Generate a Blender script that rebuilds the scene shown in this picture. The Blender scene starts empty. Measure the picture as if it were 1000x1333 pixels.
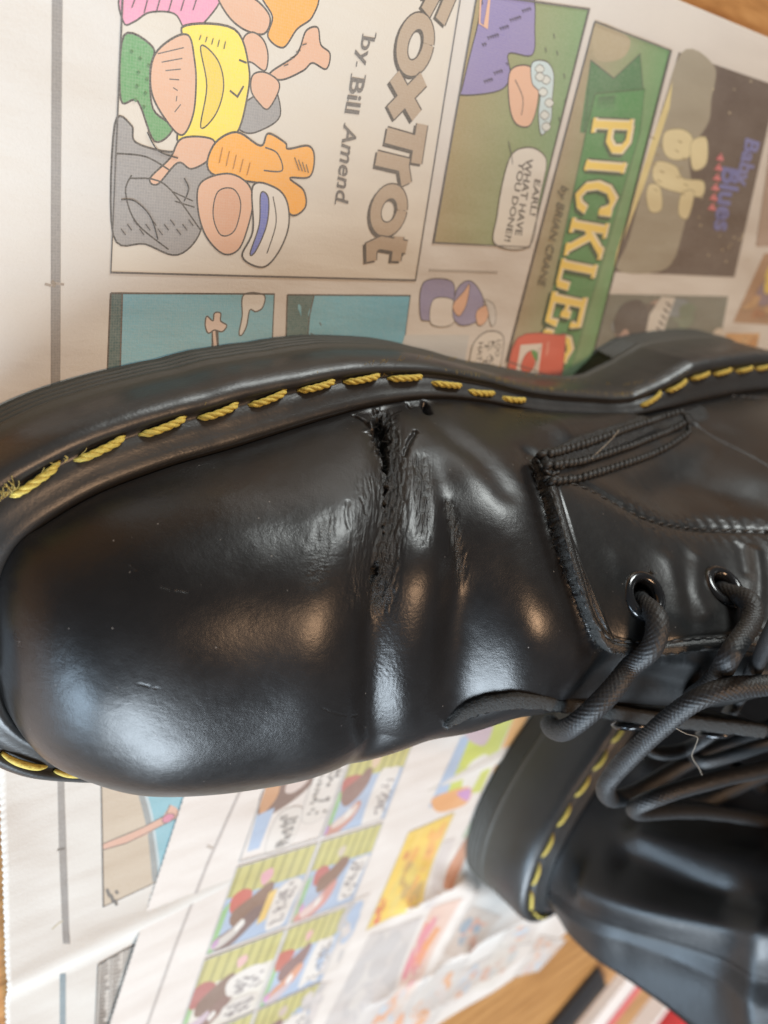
import bpy, math, random
import numpy as np
from mathutils import Vector, Matrix, noise as mnoise
from mathutils.bvhtree import BVHTree
from mathutils.geometry import tessellate_polygon

random.seed(7)
rng = np.random.default_rng(5)
MM = 0.001
scene = bpy.context.scene
COL = scene.collection

# ------------------------------------------------------------------ camera
# all lengths below are millimetres; the table's paper surface is z = 0
FPX = 1131.946
PC = (500.0, 666.5)
AX = np.array((0.76590292, -0.13680802, 0.62823267))     # world axes seen from the camera (right, down, forward)
AY = np.array((0.14820771, -0.91322105, -0.37955473))
AZ = np.array((0.62564143, 0.383811, -0.67916266))
CAMH = 180.0
cam_d = bpy.data.cameras.new('camera')
cam = bpy.data.objects.new('camera', cam_d)
COL.objects.link(cam)
R = Matrix(((AX[0], -AX[1], -AX[2]), (AY[0], -AY[1], -AY[2]), (AZ[0], -AZ[1], -AZ[2])))
cam.matrix_world = Matrix.Translation((0, 0, CAMH * MM)) @ R.to_4x4()
cam_d.sensor_fit = 'VERTICAL'
cam_d.sensor_height = 36.0
cam_d.sensor_width = 27.0
cam_d.lens = 36.0 * FPX / 1333.0
cam_d.clip_start = 0.01
cam_d.clip_end = 50.0
cam_d.dof.use_dof = True
cam_d.dof.focus_distance = 0.186
cam_d.dof.aperture_fstop = cam_d.lens / 2.5     # about 2.5 mm of aperture, a phone's
scene.camera = cam

# ------------------------------------------------------------------ light of the room
world = bpy.data.worlds.new('World')
scene.world = world
world.use_nodes = True
wb = world.node_tree.nodes['Background']
wb.inputs[0].default_value = (0.55, 0.59, 0.63, 1)
wb.inputs[1].default_value = 0.25

def area(name, loc, target, sx, sy, power, col):
    d = bpy.data.lights.new(name, 'AREA')
    d.shape = 'RECTANGLE'; d.size = sx; d.size_y = sy; d.energy = power; d.color = col
    o = bpy.data.objects.new(name, d); COL.objects.link(o)
    o.location = loc
    o.rotation_euler = (Vector(target) - Vector(loc)).to_track_quat('-Z', 'Y').to_euler()
    return o
area('window_light', (-0.62, -1.32, 0.95), (0.1, -0.1, 0), 1.10, 0.72, 64, (0.77, 0.89, 1.0))
area('low_window_light', (-1.25, -0.95, 0.30), (0.25, -0.25, 0.05), 0.60, 0.40, 18, (0.60, 0.80, 1.0))
area('side_window_light', (0.70, 1.30, 0.46), (0.12, -0.08, 0.03), 0.46, 0.40, 21, (0.95, 1.0, 0.98))
area('ceiling_lamp', (0.25, 0.24, 1.5), (0.1, -0.08, 0), 0.38, 0.32, 14, (1.0, 0.62, 0.36))
scene.view_settings.view_transform = 'Standard'
scene.view_settings.look = 'None'
scene.view_settings.exposure = -0.10
scene.view_settings.gamma = 1.0

# ------------------------------------------------------------------ helpers
def ray(px, py):
    r = np.array((px - PC[0], py - PC[1], FPX))
    d = np.array((r @ AX, r @ AY, r @ AZ))
    return d / np.linalg.norm(d)
def un(px, py, z=0.0):
    """point of the horizontal plane z seen at a pixel of the photograph (mm)"""
    d = ray(px, py)
    t = (z - CAMH) / d[2]
    return np.array((d[0] * t, d[1] * t, z))

def thing(name, label, cat, loc=(0, 0, 0), rz=0, group=None):
    o = bpy.data.objects.new(name, None); COL.objects.link(o)
    o.empty_display_size = 0.01
    o.location = [c * MM for c in loc]; o.rotation_euler = (0, 0, rz)
    o['label'] = label; o['category'] = cat
    if group: o['group'] = group
    return o

def mesh_data(name, verts, faces, mats, smooth=True, attrs=None, cols=None, fmat=None):
    me = bpy.data.meshes.new(name)
    V = np.asarray(verts, dtype=np.float64).reshape(-1, 3) * MM
    if isinstance(faces, np.ndarray):
        n, k = faces.shape
        me.vertices.add(len(V)); me.vertices.foreach_set('co', V.ravel())
        me.loops.add(n * k); me.loops.foreach_set('vertex_index', faces.ravel().astype(np.int32))
        me.polygons.add(n)
        me.polygons.foreach_set('loop_start', np.arange(0, n * k, k, dtype=np.int32))
        me.update(calc_edges=True)
    else:
        me.from_pydata([tuple(v) for v in V], [], faces)
    if smooth:
        me.polygons.foreach_set('use_smooth', [True] * len(me.polygons))
    for m in (mats if isinstance(mats, (list, tuple)) else [mats]):
        me.materials.append(m)
    if fmat is not None:
        me.polygons.foreach_set('material_index', np.asarray(fmat, dtype=np.int32))
    if attrs:
        for k2, a in attrs.items():
            at = me.attributes.new(k2, 'FLOAT', 'POINT'); at.data.foreach_set('value', np.asarray(a, dtype=np.float32).ravel())
    if cols is not None:     # one colour per face
        at = me.attributes.new('ink', 'FLOAT_COLOR', 'CORNER')
        lt = np.zeros(len(me.polygons), dtype=np.int32); me.polygons.foreach_get('loop_total', lt)
        c = np.repeat(np.asarray(cols, dtype=np.float32), lt, axis=0)
        at.data.foreach_set('color', np.concatenate([c, np.ones((len(c), 1), np.float32)], 1).ravel())
    me.validate(); me.update()
    return me

def link(name, me, parent=None, loc=None):
    o = bpy.data.objects.new(name, me); COL.objects.link(o)
    if parent: o.parent = parent
    if loc is not None: o.location = [c * MM for c in loc]
    return o

# ---- numpy value noise
def _hash(ix, iy, seed):
    h = (ix.astype(np.int64) * 374761393 + iy.astype(np.int64) * 668265263 + seed * 974711) & 0x7fffffff
    h = ((h ^ (h >> 13)) * 1274126177) & 0x7fffffff
    return ((h ^ (h >> 16)) & 0xffff) / 65535.0
def vnoise(x, y, seed=0):
    ix = np.floor(x); iy = np.floor(y); fx = x - ix; fy = y - iy
    fx = fx * fx * (3 - 2 * fx); fy = fy * fy * (3 - 2 * fy)
    a = _hash(ix, iy, seed); b = _hash(ix + 1, iy, seed); c = _hash(ix, iy + 1, seed); d = _hash(ix + 1, iy + 1, seed)
    return (a + (b - a) * fx) * (1 - fy) + (c + (d - c) * fx) * fy - 0.5
def fbm(x, y, seed=0, octv=3):
    s = 0; a = 1.0
    for k in range(octv):
        s = s + a * vnoise(x * 2 ** k, y * 2 ** k, seed + k * 17); a *= 0.5
    return s
def sstep(a, b, x):
    t = np.clip((x - a) / (b - a), 0, 1)
    return t * t * (3 - 2 * t)
def gs(x, w):
    return np.exp(-(x / w) ** 2)

def catmull(P, n=12, closed=False):
    P = np.asarray(P, float); out = []
    m = len(P)
    rngi = range(m) if closed else range(m - 1)
    for i in rngi:
        if closed:
            a, b, c, d = P[(i - 1) % m], P[i], P[(i + 1) % m], P[(i + 2) % m]
        else:
            a, b, c, d = P[max(i - 1, 0)], P[i], P[i + 1], P[min(i + 2, m - 1)]
        for k in range(n):
            t = k / n
            out.append(0.5 * ((2 * b) + (-a + c) * t + (2 * a - 5 * b + 4 * c - d) * t * t + (-a + 3 * b - 3 * c + d) * t ** 3))
    if not closed: out.append(P[-1])
    return np.array(out)
def resample(P, step):
    P = np.asarray(P, float)
    d = np.r_[0, np.cumsum(np.linalg.norm(np.diff(P, axis=0), axis=1))]
    n = max(2, int(round(d[-1] / step)) + 1)
    s = np.linspace(0, d[-1], n)
    return np.stack([np.interp(s, d, P[:, k]) for k in range(P.shape[1])], 1)
def in_poly(x, y, poly):
    ins = np.zeros(x.shape, bool); n = len(poly)
    for i in range(n):
        x0, y0 = poly[i]; x1, y1 = poly[(i + 1) % n]
        if y0 == y1: continue
        c = ((y0 > y) != (y1 > y)) & (x < (x1 - x0) * (y - y0) / (y1 - y0) + x0)
        ins ^= c
    return ins
def dist_to(V, P, maxd=12.0):
    """distance of grid points V (...,3) to polyline P; also the arc length at the nearest sample"""
    sh = V.shape[:-1]; F = V.reshape(-1, 3)
    if len(P) < 2: return np.full(sh, 1e3), np.zeros(sh)
    lo = P.min(0) - maxd; hi = P.max(0) + maxd
    idx = np.nonzero(np.all((F > lo) & (F < hi), axis=1))[0]
    D = np.full(len(F), 1e3); S = np.zeros(len(F))
    L = np.r_[0, np.cumsum(np.linalg.norm(np.diff(P, axis=0), axis=1))]
    for k in range(0, len(idx), 20000):
        ii = idx[k:k + 20000]; Q = F[ii]
        best = np.full(len(Q), 1e9); arc = np.zeros(len(Q))
        for a in range(len(P) - 1):
            e = P[a + 1] - P[a]; l2 = max(e @ e, 1e-9)
            t = np.clip(((Q - P[a]) @ e) / l2, 0, 1)
            r = Q - P[a] - t[:, None] * e
            d = np.einsum('ij,ij->i', r, r)
            m = d < best
            best[m] = d[m]; arc[m] = L[a] + t[m] * math.sqrt(l2)
        D[ii] = np.sqrt(best); S[ii] = arc
    return D.reshape(sh), S.reshape(sh)

def frames(P):
    P = np.asarray(P, float)
    T = np.gradient(P, axis=0); T /= np.linalg.norm(T, axis=1)[:, None] + 1e-12
    n0 = np.cross(T[0], (0.31, 0.17, 0.93)); n0 /= np.linalg.norm(n0)
    N = [n0]
    for i in range(1, len(P)):
        v = N[-1] - T[i] * (N[-1] @ T[i]); N.append(v / (np.linalg.norm(v) + 1e-12))
    N = np.array(N); B = np.cross(T, N)
    return T, N, B
def tube(P, r, k=8, caps=True):
    P = np.asarray(P, float); T, N, B = frames(P)
    r = np.broadcast_to(np.asarray(r, float), (len(P),))
    a = np.arange(k) * 2 * math.pi / k
    V = P[:, None] + r[:, None, None] * (np.cos(a)[None, :, None] * N[:, None] + np.sin(a)[None, :, None] * B[:, None])
    V = V.reshape(-1, 3); F = []
    for i in range(len(P) - 1):
        for j in range(k):
            F.append((i * k + j, i * k + (j + 1) % k, (i + 1) * k + (j + 1) % k, (i + 1) * k + j))
    if caps:
        F.append(tuple(range(k - 1, -1, -1))); F.append(tuple((len(P) - 1) * k + j for j in range(k)))
    return V, F
class MB:
    def __init__(s): s.v = []; s.f = []; s.n = 0
    def add(s, V, F):
        s.v.append(np.asarray(V, float)); s.f += [tuple(i + s.n for i in f) for f in F]; s.n += len(V)
    def build(s, name, mat, parent=None, smooth=True):
        return link(name, mesh_data(name, np.concatenate(s.v), s.f, mat, smooth), parent)
def grid_faces(nu, nv):
    i = np.arange(nu - 1)[:, None]; j = np.arange(nv - 1)[None, :]
    a = (i * nv + j)
    return np.stack([a, a + nv, a + nv + 1, a + 1], -1).reshape(-1, 4)

# ------------------------------------------------------------------ materials
class NT:
    def __init__(s, name):
        s.m = bpy.data.materials.new(name); s.m.use_nodes = True
        s.t = s.m.node_tree; s.b = s.t.nodes['Principled BSDF']
    def n(s, kind, **kw):
        x = s.t.nodes.new(kind)
        for k, v in kw.items():
            if k.startswith('i_'):
                key = k[2:]; key = int(key) if key.isdigit() else key.replace('_', ' ')
                x.inputs[key].default_value = v
            else: setattr(x, k, v)
        return x
    def l(s, a, b): s.t.links.new(a, b)
    def set(s, **kw):
        for k, v in kw.items(): s.b.inputs[k.replace('_', ' ')].default_value = v
    def coord(s): return s.n('ShaderNodeTexCoord').outputs['Object']
    def noise(s, scale, detail=3, rough=0.55, vec=None, dist=0):
        x = s.n('ShaderNodeTexNoise', i_Scale=scale, i_Detail=detail, i_Roughness=rough, i_Distortion=dist)
        s.l(vec if vec is not None else s.coord(), x.inputs['Vector']); return x.outputs['Fac']
    def ramp(s, fac, stops):
        x = s.n('ShaderNodeValToRGB'); el = x.color_ramp.elements
        while len(el) < len(stops): el.new(0.5)
        for e, (p, c) in zip(el, stops):
            e.position = p; e.color = (c, c, c, 1) if not isinstance(c, tuple) else (*c, 1)
        s.l(fac, x.inputs[0]); return x.outputs[0]
    def mix(s, fac, a, b, mode='MIX'):
        x = s.n('ShaderNodeMix', data_type='RGBA', blend_type=mode)
        for inp, v in ((x.inputs[0], fac), (x.inputs[6], a), (x.inputs[7], b)):
            if isinstance(v, (int, float)): inp.default_value = v
            elif isinstance(v, tuple): inp.default_value = (*v, 1)
            else: s.l(v, inp)
        return x.outputs[2]
    def math(s, op, a, b=0.0):
        x = s.n('ShaderNodeMath', operation=op)
        for inp, v in ((x.inputs[0], a), (x.inputs[1], b)):
            if isinstance(v, (int, float)): inp.default_value = v
            else: s.l(v, inp)
        return x.outputs[0]
    def bump(s, h, dist, strength=1.0, normal=None):
        x = s.n('ShaderNodeBump', i_Distance=dist * MM, i_Strength=strength)
        s.l(h, x.inputs['Height'])
        if normal is not None: s.l(normal, x.inputs['Normal'])
        return x.outputs[0]
    def attr(s, name): return s.n('ShaderNodeAttribute', attribute_name=name).outputs['Fac']

def leather(name, base=(0.0065, 0.006, 0.006), rough=0.27, wrinkle=True):
    t = NT(name); c = t.coord()
    grain = t.noise(2600, 3, 0.6, c)
    lump = t.noise(420, 3, 0.6, c)
    broad = t.noise(55, 4, 0.6, c)
    # small pale dust specks and long faint scratches
    vo = t.n('ShaderNodeTexVoronoi', i_Scale=420); t.l(c, vo.inputs['Vector'])
    speck = t.ramp(vo.outputs['Distance'], [(0.0, 1.0), (0.055, 1.0), (0.075, 0.0), (1, 0.0)])
    rare = t.ramp(t.noise(260, 1, 0.5, c), [(0.0, 0.0), (0.56, 0.0), (0.60, 1.0), (1, 1.0)])
    dust = t.math('MULTIPLY', speck, rare)
    col = t.mix(broad, base, tuple(min(1, b * 1.5 + 0.002) for b in base))
    col = t.mix(dust, col, (0.15, 0.14, 0.13))
    if wrinkle:
        raw = t.attr('raw')
        col = t.mix(raw, col, (0.009, 0.0085, 0.008))
    t.l(col, t.b.inputs['Base Color'])
    rg = t.math('ADD', t.math('MULTIPLY', t.ramp(broad, [(0.3, 0.0), (0.7, 1.0)]), 0.10), rough - 0.04)
    rg = t.math('ADD', rg, t.math('MULTIPLY', lump, 0.08))
    if wrinkle: rg = t.math('ADD', rg, t.math('MULTIPLY', raw, 0.07))
    t.l(rg, t.b.inputs['Roughness'])
    t.set(Specular_IOR_Level=0.43)
    h = t.math('ADD', t.math('MULTIPLY', lump, 1.0), t.math('MULTIPLY', grain, 0.35))
    nb = t.bump(h, 0.12, 0.6)
    if wrinkle:
        fine = t.noise(1900, 4, 0.7, c)
        nb = t.bump(t.math('MULTIPLY', fine, raw), 0.35, 1.0, nb)
    t.l(nb, t.b.inputs['Normal'])
    return t.m
M = {}
M['leather'] = leather('polished_black_leather')
M['leather_quarter'] = leather('black_leather_quarter', (0.008, 0.0078, 0.0075), 0.27)
M['leather_tongue'] = leather('shade_darkened_tongue_leather', (0.005, 0.005, 0.005), 0.42)  # darker and duller than the vamp, standing in for shadow between the facings
M['leather_plain'] = leather('black_leather_far_boot', (0.007, 0.0072, 0.008), 0.32, False)

def sole_mat():
    t = NT('dark_grey_sole_rubber'); c = t.coord()
    b = t.noise(70, 4, 0.6, c); f = t.noise(1500, 3, 0.6, c)
    band = t.attr('band')     # 1 on the ribbed lower wall
    col = t.mix(b, (0.017, 0.017, 0.017), (0.026, 0.025, 0.024))
    col = t.mix(band, col, (0.040, 0.034, 0.024))
    dirt = t.ramp(t.noise(900, 4, 0.75, c), [(0, 0.0), (0.60, 0.0), (0.72, 1.0), (1, 1.0)])
    col = t.mix(t.math('MULTIPLY', dirt, 0.35), col, (0.09, 0.08, 0.065))
    t.l(col, t.b.inputs['Base Color'])
    t.l(t.math('ADD', t.math('ADD', t.math('MULTIPLY', b, 0.20), 0.27), t.math('MULTIPLY', band, 0.28)), t.b.inputs['Roughness'])
    t.l(t.bump(t.math('ADD', f, t.math('MULTIPLY', t.noise(250, 2, 0.5, c), 2.0)), 0.08, 0.6), t.b.inputs['Normal'])
    return t.m
M['sole'] = sole_mat()

def simple(name, col, rough, bump=0.0, scale=800, var=0.3, metal=0.0, spec=0.5, sheen=0.0):
    t = NT(name); c = t.coord(); n = t.noise(scale, 4, 0.6, c)
    t.l(t.mix(n, tuple(x * (1 - var) for x in col), tuple(min(1, x * (1 + var)) for x in col)), t.b.inputs['Base Color'])
    t.set(Roughness=rough, Metallic=metal, Specular_IOR_Level=spec)
    if sheen: t.set(Sheen_Weight=sheen, Sheen_Roughness=0.5)
    if bump: t.l(t.bump(n, bump), t.b.inputs['Normal'])
    return t.m
M['yellow_thread'] = simple('yellow_welt_thread', (0.47, 0.365, 0.07), 0.72, 0.25, 1300, 0.6)
M['yellow_fluff'] = simple('yellow_thread_fluff', (0.36, 0.27, 0.07), 0.8, 0, 800, 0.3)
M['black_thread'] = simple('black_upper_thread', (0.010, 0.0095, 0.009), 0.55, 0.12, 2500, 0.5)
M['lace'] = simple('black_braided_lace', (0.011, 0.011, 0.0115), 0.55, 0.05, 3000, 0.4)
M['lace_core'] = simple('brown_black_lace_side', (0.016, 0.012, 0.008), 0.8, 0.05, 3000, 0.4)
M['lace_fuzz'] = simple('grey_lace_fuzz', (0.05, 0.048, 0.045), 0.7)
M['eyelet'] = simple('black_enamel_metal', (0.012, 0.012, 0.013), 0.16, 0.0, 300, 0.2, 0.3, 0.8)
M['nap'] = simple('rough_cut_leather_edge', (0.018, 0.017, 0.015), 0.85, 0.5, 1600, 0.6)
M['hole'] = simple('dark_lining', (0.003, 0.003, 0.003), 0.9)
M['lint'] = simple('pale_lint_fibre', (0.28, 0.24, 0.19), 0.8)
M['lining'] = simple('dark_boot_lining', (0.02, 0.018, 0.015), 0.9, 0.1, 900)

def paper_bump(t, c):
    """soft cockling of the newsprint sheets plus their fibre grain"""
    mp = t.n('ShaderNodeMapping'); mp.inputs['Scale'].default_value = (16, 34, 1); t.l(c, mp.inputs['Vector'])
    w = t.noise(1.0, 2, 0.45, mp.outputs[0])
    n1 = t.bump(w, 7.0, 0.45)
    mp2 = t.n('ShaderNodeMapping'); mp2.inputs['Scale'].default_value = (60, 210, 1); mp2.inputs['Rotation'].default_value = (0, 0, 0.35); t.l(c, mp2.inputs['Vector'])
    n1 = t.bump(t.noise(1.0, 3, 0.5, mp2.outputs[0]), 0.35, 0.5, n1)
    return t.bump(t.noise(1500, 3, 0.7, c), 0.08, 0.7, n1)
def paper_mat(name, colr):
    t = NT(name); c = t.coord()
    fib = t.noise(2200, 4, 0.8, c); broad = t.noise(9, 3, 0.5, c)
    ghost = t.ramp(t.noise(38, 5, 0.6, c, 0.4), [(0, 0.0), (0.45, 0.0), (0.75, 1.0), (1, 1.0)])
    a = t.mix(broad, colr, tuple(x * 0.96 for x in colr))
    a = t.mix(t.math('MULTIPLY', ghost, 0.16), a, (colr[0] * .80, colr[1] * .80, colr[2] * .84))   # print of the back page showing through
    a = t.mix(t.ramp(fib, [(0.25, 0.22), (0.5, 0.0)]), a, tuple(x * 0.72 for x in colr))
    t.l(a, t.b.inputs['Base Color']); t.set(Roughness=0.86, Specular_IOR_Level=0.22)
    t.l(paper_bump(t, c), t.b.inputs['Normal'])
    return t.m
M['paper'] = paper_mat('newsprint_paper', (0.555, 0.53, 0.485))
M['paper2'] = paper_mat('newsprint_paper_pale', (0.60, 0.56, 0.515))
def ink_mat():
    t = NT('newspaper_ink'); c = t.coord()
    a = t.n('ShaderNodeAttribute', attribute_name='ink').outputs['Color']
    dots = t.n('ShaderNodeTexVoronoi', i_Scale=1700, i_Randomness=0.15); t.l(c, dots.inputs['Vector'])
    d = t.ramp(dots.outputs['Distance'], [(0.0, 0.0), (0.42, 0.05), (0.70, 0.16)])
    a = t.mix(d, a, (0.56, 0.52, 0.46))
    fib = t.noise(2000, 4, 0.8, c)
    a = t.mix(t.ramp(fib, [(0.35, 0.0), (0.75, 0.20)]), a, (0.56, 0.52, 0.455))
    a = t.mix(t.ramp(t.noise(60, 3, 0.6, c), [(0.3, 0.0), (0.8, 0.10)]), a, (0.46, 0.43, 0.38))
    t.l(a, t.b.inputs['Base Color']); t.set(Roughness=0.8, Specular_IOR_Level=0.25)
    t.l(paper_bump(t, c), t.b.inputs['Normal'])
    return t.m
M['ink'] = ink_mat()
def wood_mat():
    t = NT('orange_brown_wood'); c = t.coord()
    mp = t.n('ShaderNodeMapping'); mp.inputs['Scale'].default_value = (18, 190, 60); mp.inputs['Rotation'].default_value = (0, 0, -0.35); t.l(c, mp.inputs['Vector'])
    g = t.noise(1.0, 5, 0.65, mp.outputs[0], 0.6)
    t.l(t.ramp(g, [(0.25, (0.20, 0.085, 0.022)), (0.5, (0.40, 0.20, 0.065)), (0.75, (0.52, 0.29, 0.11))]), t.b.inputs['Base Color'])
    t.set(Roughness=0.38); t.l(t.bump(g, 0.15), t.b.inputs['Normal'])
    return t.m
M['wood'] = wood_mat()
# ------------------------------------------------------------------ boot: shape tables (mm, boot 1 stands unrotated at BASE)
BASE = np.array((45.0, -105.0, 0.35))
_T = [  # lateral seam (x,y), medial seam (x,y), crest lateral (x,y,z), crest medial, seam z, lateral fullness, medial fullness
 ((45,-105),(45,-105),(45,-105,28),(45,-105,28),27,2.2,2.2),
 ((45.6,-88),(46.8,-115),(47,-105,38),(47,-105,38),27,2.2,2.2),
 ((49,-78.8),(50.8,-122.5),(50.5,-105,46),(50.5,-105,46),27,2.3,2.3),
 ((55,-74.8),(57.5,-129),(57,-105,53.5),(57,-105,53.5),27,2.35,2.3),
 ((65,-70),(67,-134.5),(67,-105,60),(67,-105,60),27,2.4,2.3),
 ((80,-66),(82,-139),(82,-104.5,65),(82,-104.5,65),27,2.4,2.3),
 ((94,-63.5),(98,-141.5),(97,-104,68),(97,-104,68),27,2.35,2.3),
 ((112,-59.8),(116,-142),(115,-103,70),(115,-103,70),27,2.3,2.35),
 ((131,-56.5),(134,-137),(132,-103,74),(132,-103,74),27,2.2,2.2),
 ((150,-55.2),(152,-131),(148,-102.5,81.5),(148,-102.5,81.5),28,2.15,2.1),
 ((170,-57.2),(170,-127.5),(162,-103.5,88.5),(162,-103.5,88.5),29,2.1,2.1),
 ((190,-61),(190,-124),(175,-105,95.5),(175,-105,95.5),30,2.1,2.15),
 ((210,-63),(210,-121),(187,-107.5,102.5),(187,-107.5,102.5),31,2.1,2.3),
 ((230,-64.5),(230,-116),(198,-110,111),(198,-110,111),32,2.1,2.4),
 ((250,-62.8),(250,-113),(208,-109,120),(208,-109,120),34,1.9,2.0),
 ((272,-60.5),(272,-112),(216,-107,134),(216,-107,134),35,1.95,2.0),
 ((294,-59),(294,-112),(222,-104,152),(222,-104,152),36,2.0,2.0),
 ((316,-59.5),(316,-111),(226,-99,180),(226,-101,180),36,2.0,2.0),
 ((336,-65),(336,-108),(256,-68,183),(256,-114,183),36,2.1,2.1),
 ((350,-76),(350,-99),(296,-65,181),(296,-113,181),36,2.1,2.1),
 ((355,-88),(355,-88),(354,-89,178),(354,-89,178),36,1.2,1.2)]
_A = np.array([[*a, *b, *c, *d, e, f, g] for a, b, c, d, e, f, g in _T], float)
NP = len(_A)
def table(p):
    p = np.atleast_1d(p); i = np.clip(p.astype(int), 0, NP - 2); t = (p - i)[:, None]
    a = _A[np.maximum(i - 1, 0)]; b = _A[i]; c = _A[i + 1]; d = _A[np.minimum(i + 2, NP - 1)]
    return 0.5 * ((2 * b) + (-a + c) * t + (2 * a - 5 * b + 4 * c - d) * t ** 2 + (-a + 3 * b - 3 * c + d) * t ** 3)
def upper_grid(ps, nl, nm):
    """rows = stations ps, columns: nl from lateral seam to crest, nm from crest to medial seam. local mm"""
    Tt = table(ps); out = np.zeros((len(ps), nl + nm, 3))
    th = np.linspace(0, math.pi / 2, 160)
    for i, r in enumerate(Tt):
        zs = r[10]
        L = np.array((r[0], r[1], zs)); Md = np.array((r[2], r[3], zs)); O = (L + Md) / 2
        for side, E, C, n, cols in ((0, L, r[4:7], r[11], nl), (1, Md, r[7:10], r[12], nm)):
            c = np.cos(th) ** (2 / n); s = np.sin(th) ** (2 / n)
            P = O + (E - O) * c[:, None] + (C - O) * s[:, None]
            d = np.r_[0, np.cumsum(np.linalg.norm(np.diff(P, axis=0), axis=1))]
            if d[-1] < 1e-6: Q = np.repeat(P[:1], cols, 0)
            else:
                q = np.linspace(0, d[-1], cols); Q = np.stack([np.interp(q, d, P[:, k]) for k in range(3)], 1)
            if side == 0: out[i, :nl] = Q
            else: out[i, nl:] = Q[::-1]
    return out - BASE * (1, 1, 0)
def grid_normals(G):
    du = np.gradient(G, axis=0); dv = np.gradient(G, axis=1)
    n = np.cross(du, dv); l = np.linalg.norm(n, axis=2, keepdims=True)
    n = n / np.maximum(l, 1e-9)
    return -n if n[len(n) // 2, 10] @ np.array((0, 1, 0.2)) < 0 else n

class Hit:
    def __init__(s, G, ps, vs):
        s.ps = ps; s.vs = vs; nu, nv = G.shape[:2]; s.nv = nv; s.G = G
        F = grid_faces(nu, nv)
        s.b = BVHTree.FromPolygons([tuple(v) for v in G.reshape(-1, 3)], [tuple(int(k) for k in f) for f in F])
    def __call__(s, px, py):
        d = ray(px, py); o = np.array((0, 0, CAMH)) - BASE
        loc, nor, idx, dist = s.b.ray_cast(Vector(o), Vector(d))
        if loc is None: return None
        i, j = divmod(idx, s.nv - 1); loc = np.array(loc)
        a = s.G[i, j]; eu = s.G[i + 1, j] - a; ev = s.G[i, j + 1] - a
        A = np.stack([eu, ev], 1); q, *_ = np.linalg.lstsq(A, loc - a, rcond=None)
        q = np.clip(q, 0, 1)
        nor = np.array(nor)
        if nor @ d > 0: nor = -nor
        return loc, nor, s.ps[i] + q[0] * (s.ps[i + 1] - s.ps[i]), s.vs[j] + q[1] * (s.vs[j + 1] - s.vs[j])

# seam outline, closed, from the tables (local mm): lateral side from toe to heel, back along the medial side
pp = np.linspace(0, NP - 1, 400)
tt = table(pp)
seam = np.concatenate([np.c_[tt[:, 0], tt[:, 1], tt[:, 10]], np.c_[tt[::-1, 2], tt[::-1, 3], tt[::-1, 10]][1:-1]]) - BASE * (1, 1, 0)
seam = resample(np.r_[seam, seam[:1]], 0.8)[:-1]
for _ in range(30): seam = 0.5 * seam + 0.25 * (np.roll(seam, 1, 0) + np.roll(seam, -1, 0))
tg = np.roll(seam, -1, 0) - np.roll(seam, 1, 0); tg[:, 2] = 0; tg /= np.linalg.norm(tg, axis=1)[:, None]
outn = np.c_[-tg[:, 1], tg[:, 0], 0 * tg[:, 0]]
if (outn[0] @ (seam[0] - seam.mean(0))) < 0: outn = -outn
slen = np.r_[0, np.cumsum(np.linalg.norm(np.diff(seam, axis=0), axis=1))]
def welt_at(arc, off, dz):
    arc = arc % (slen[-1] + 0.8)
    P = np.array([np.interp(arc, slen, seam[:, k]) for k in range(3)])
    N = np.array([np.interp(arc, slen, outn[:, k]) for k in range(3)])
    P = P + N * off; P[2] += dz
    return P

def mirrored(V, flip):
    V = np.array(V, float)
    if flip: V[..., 1] *= -1
    return V

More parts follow.
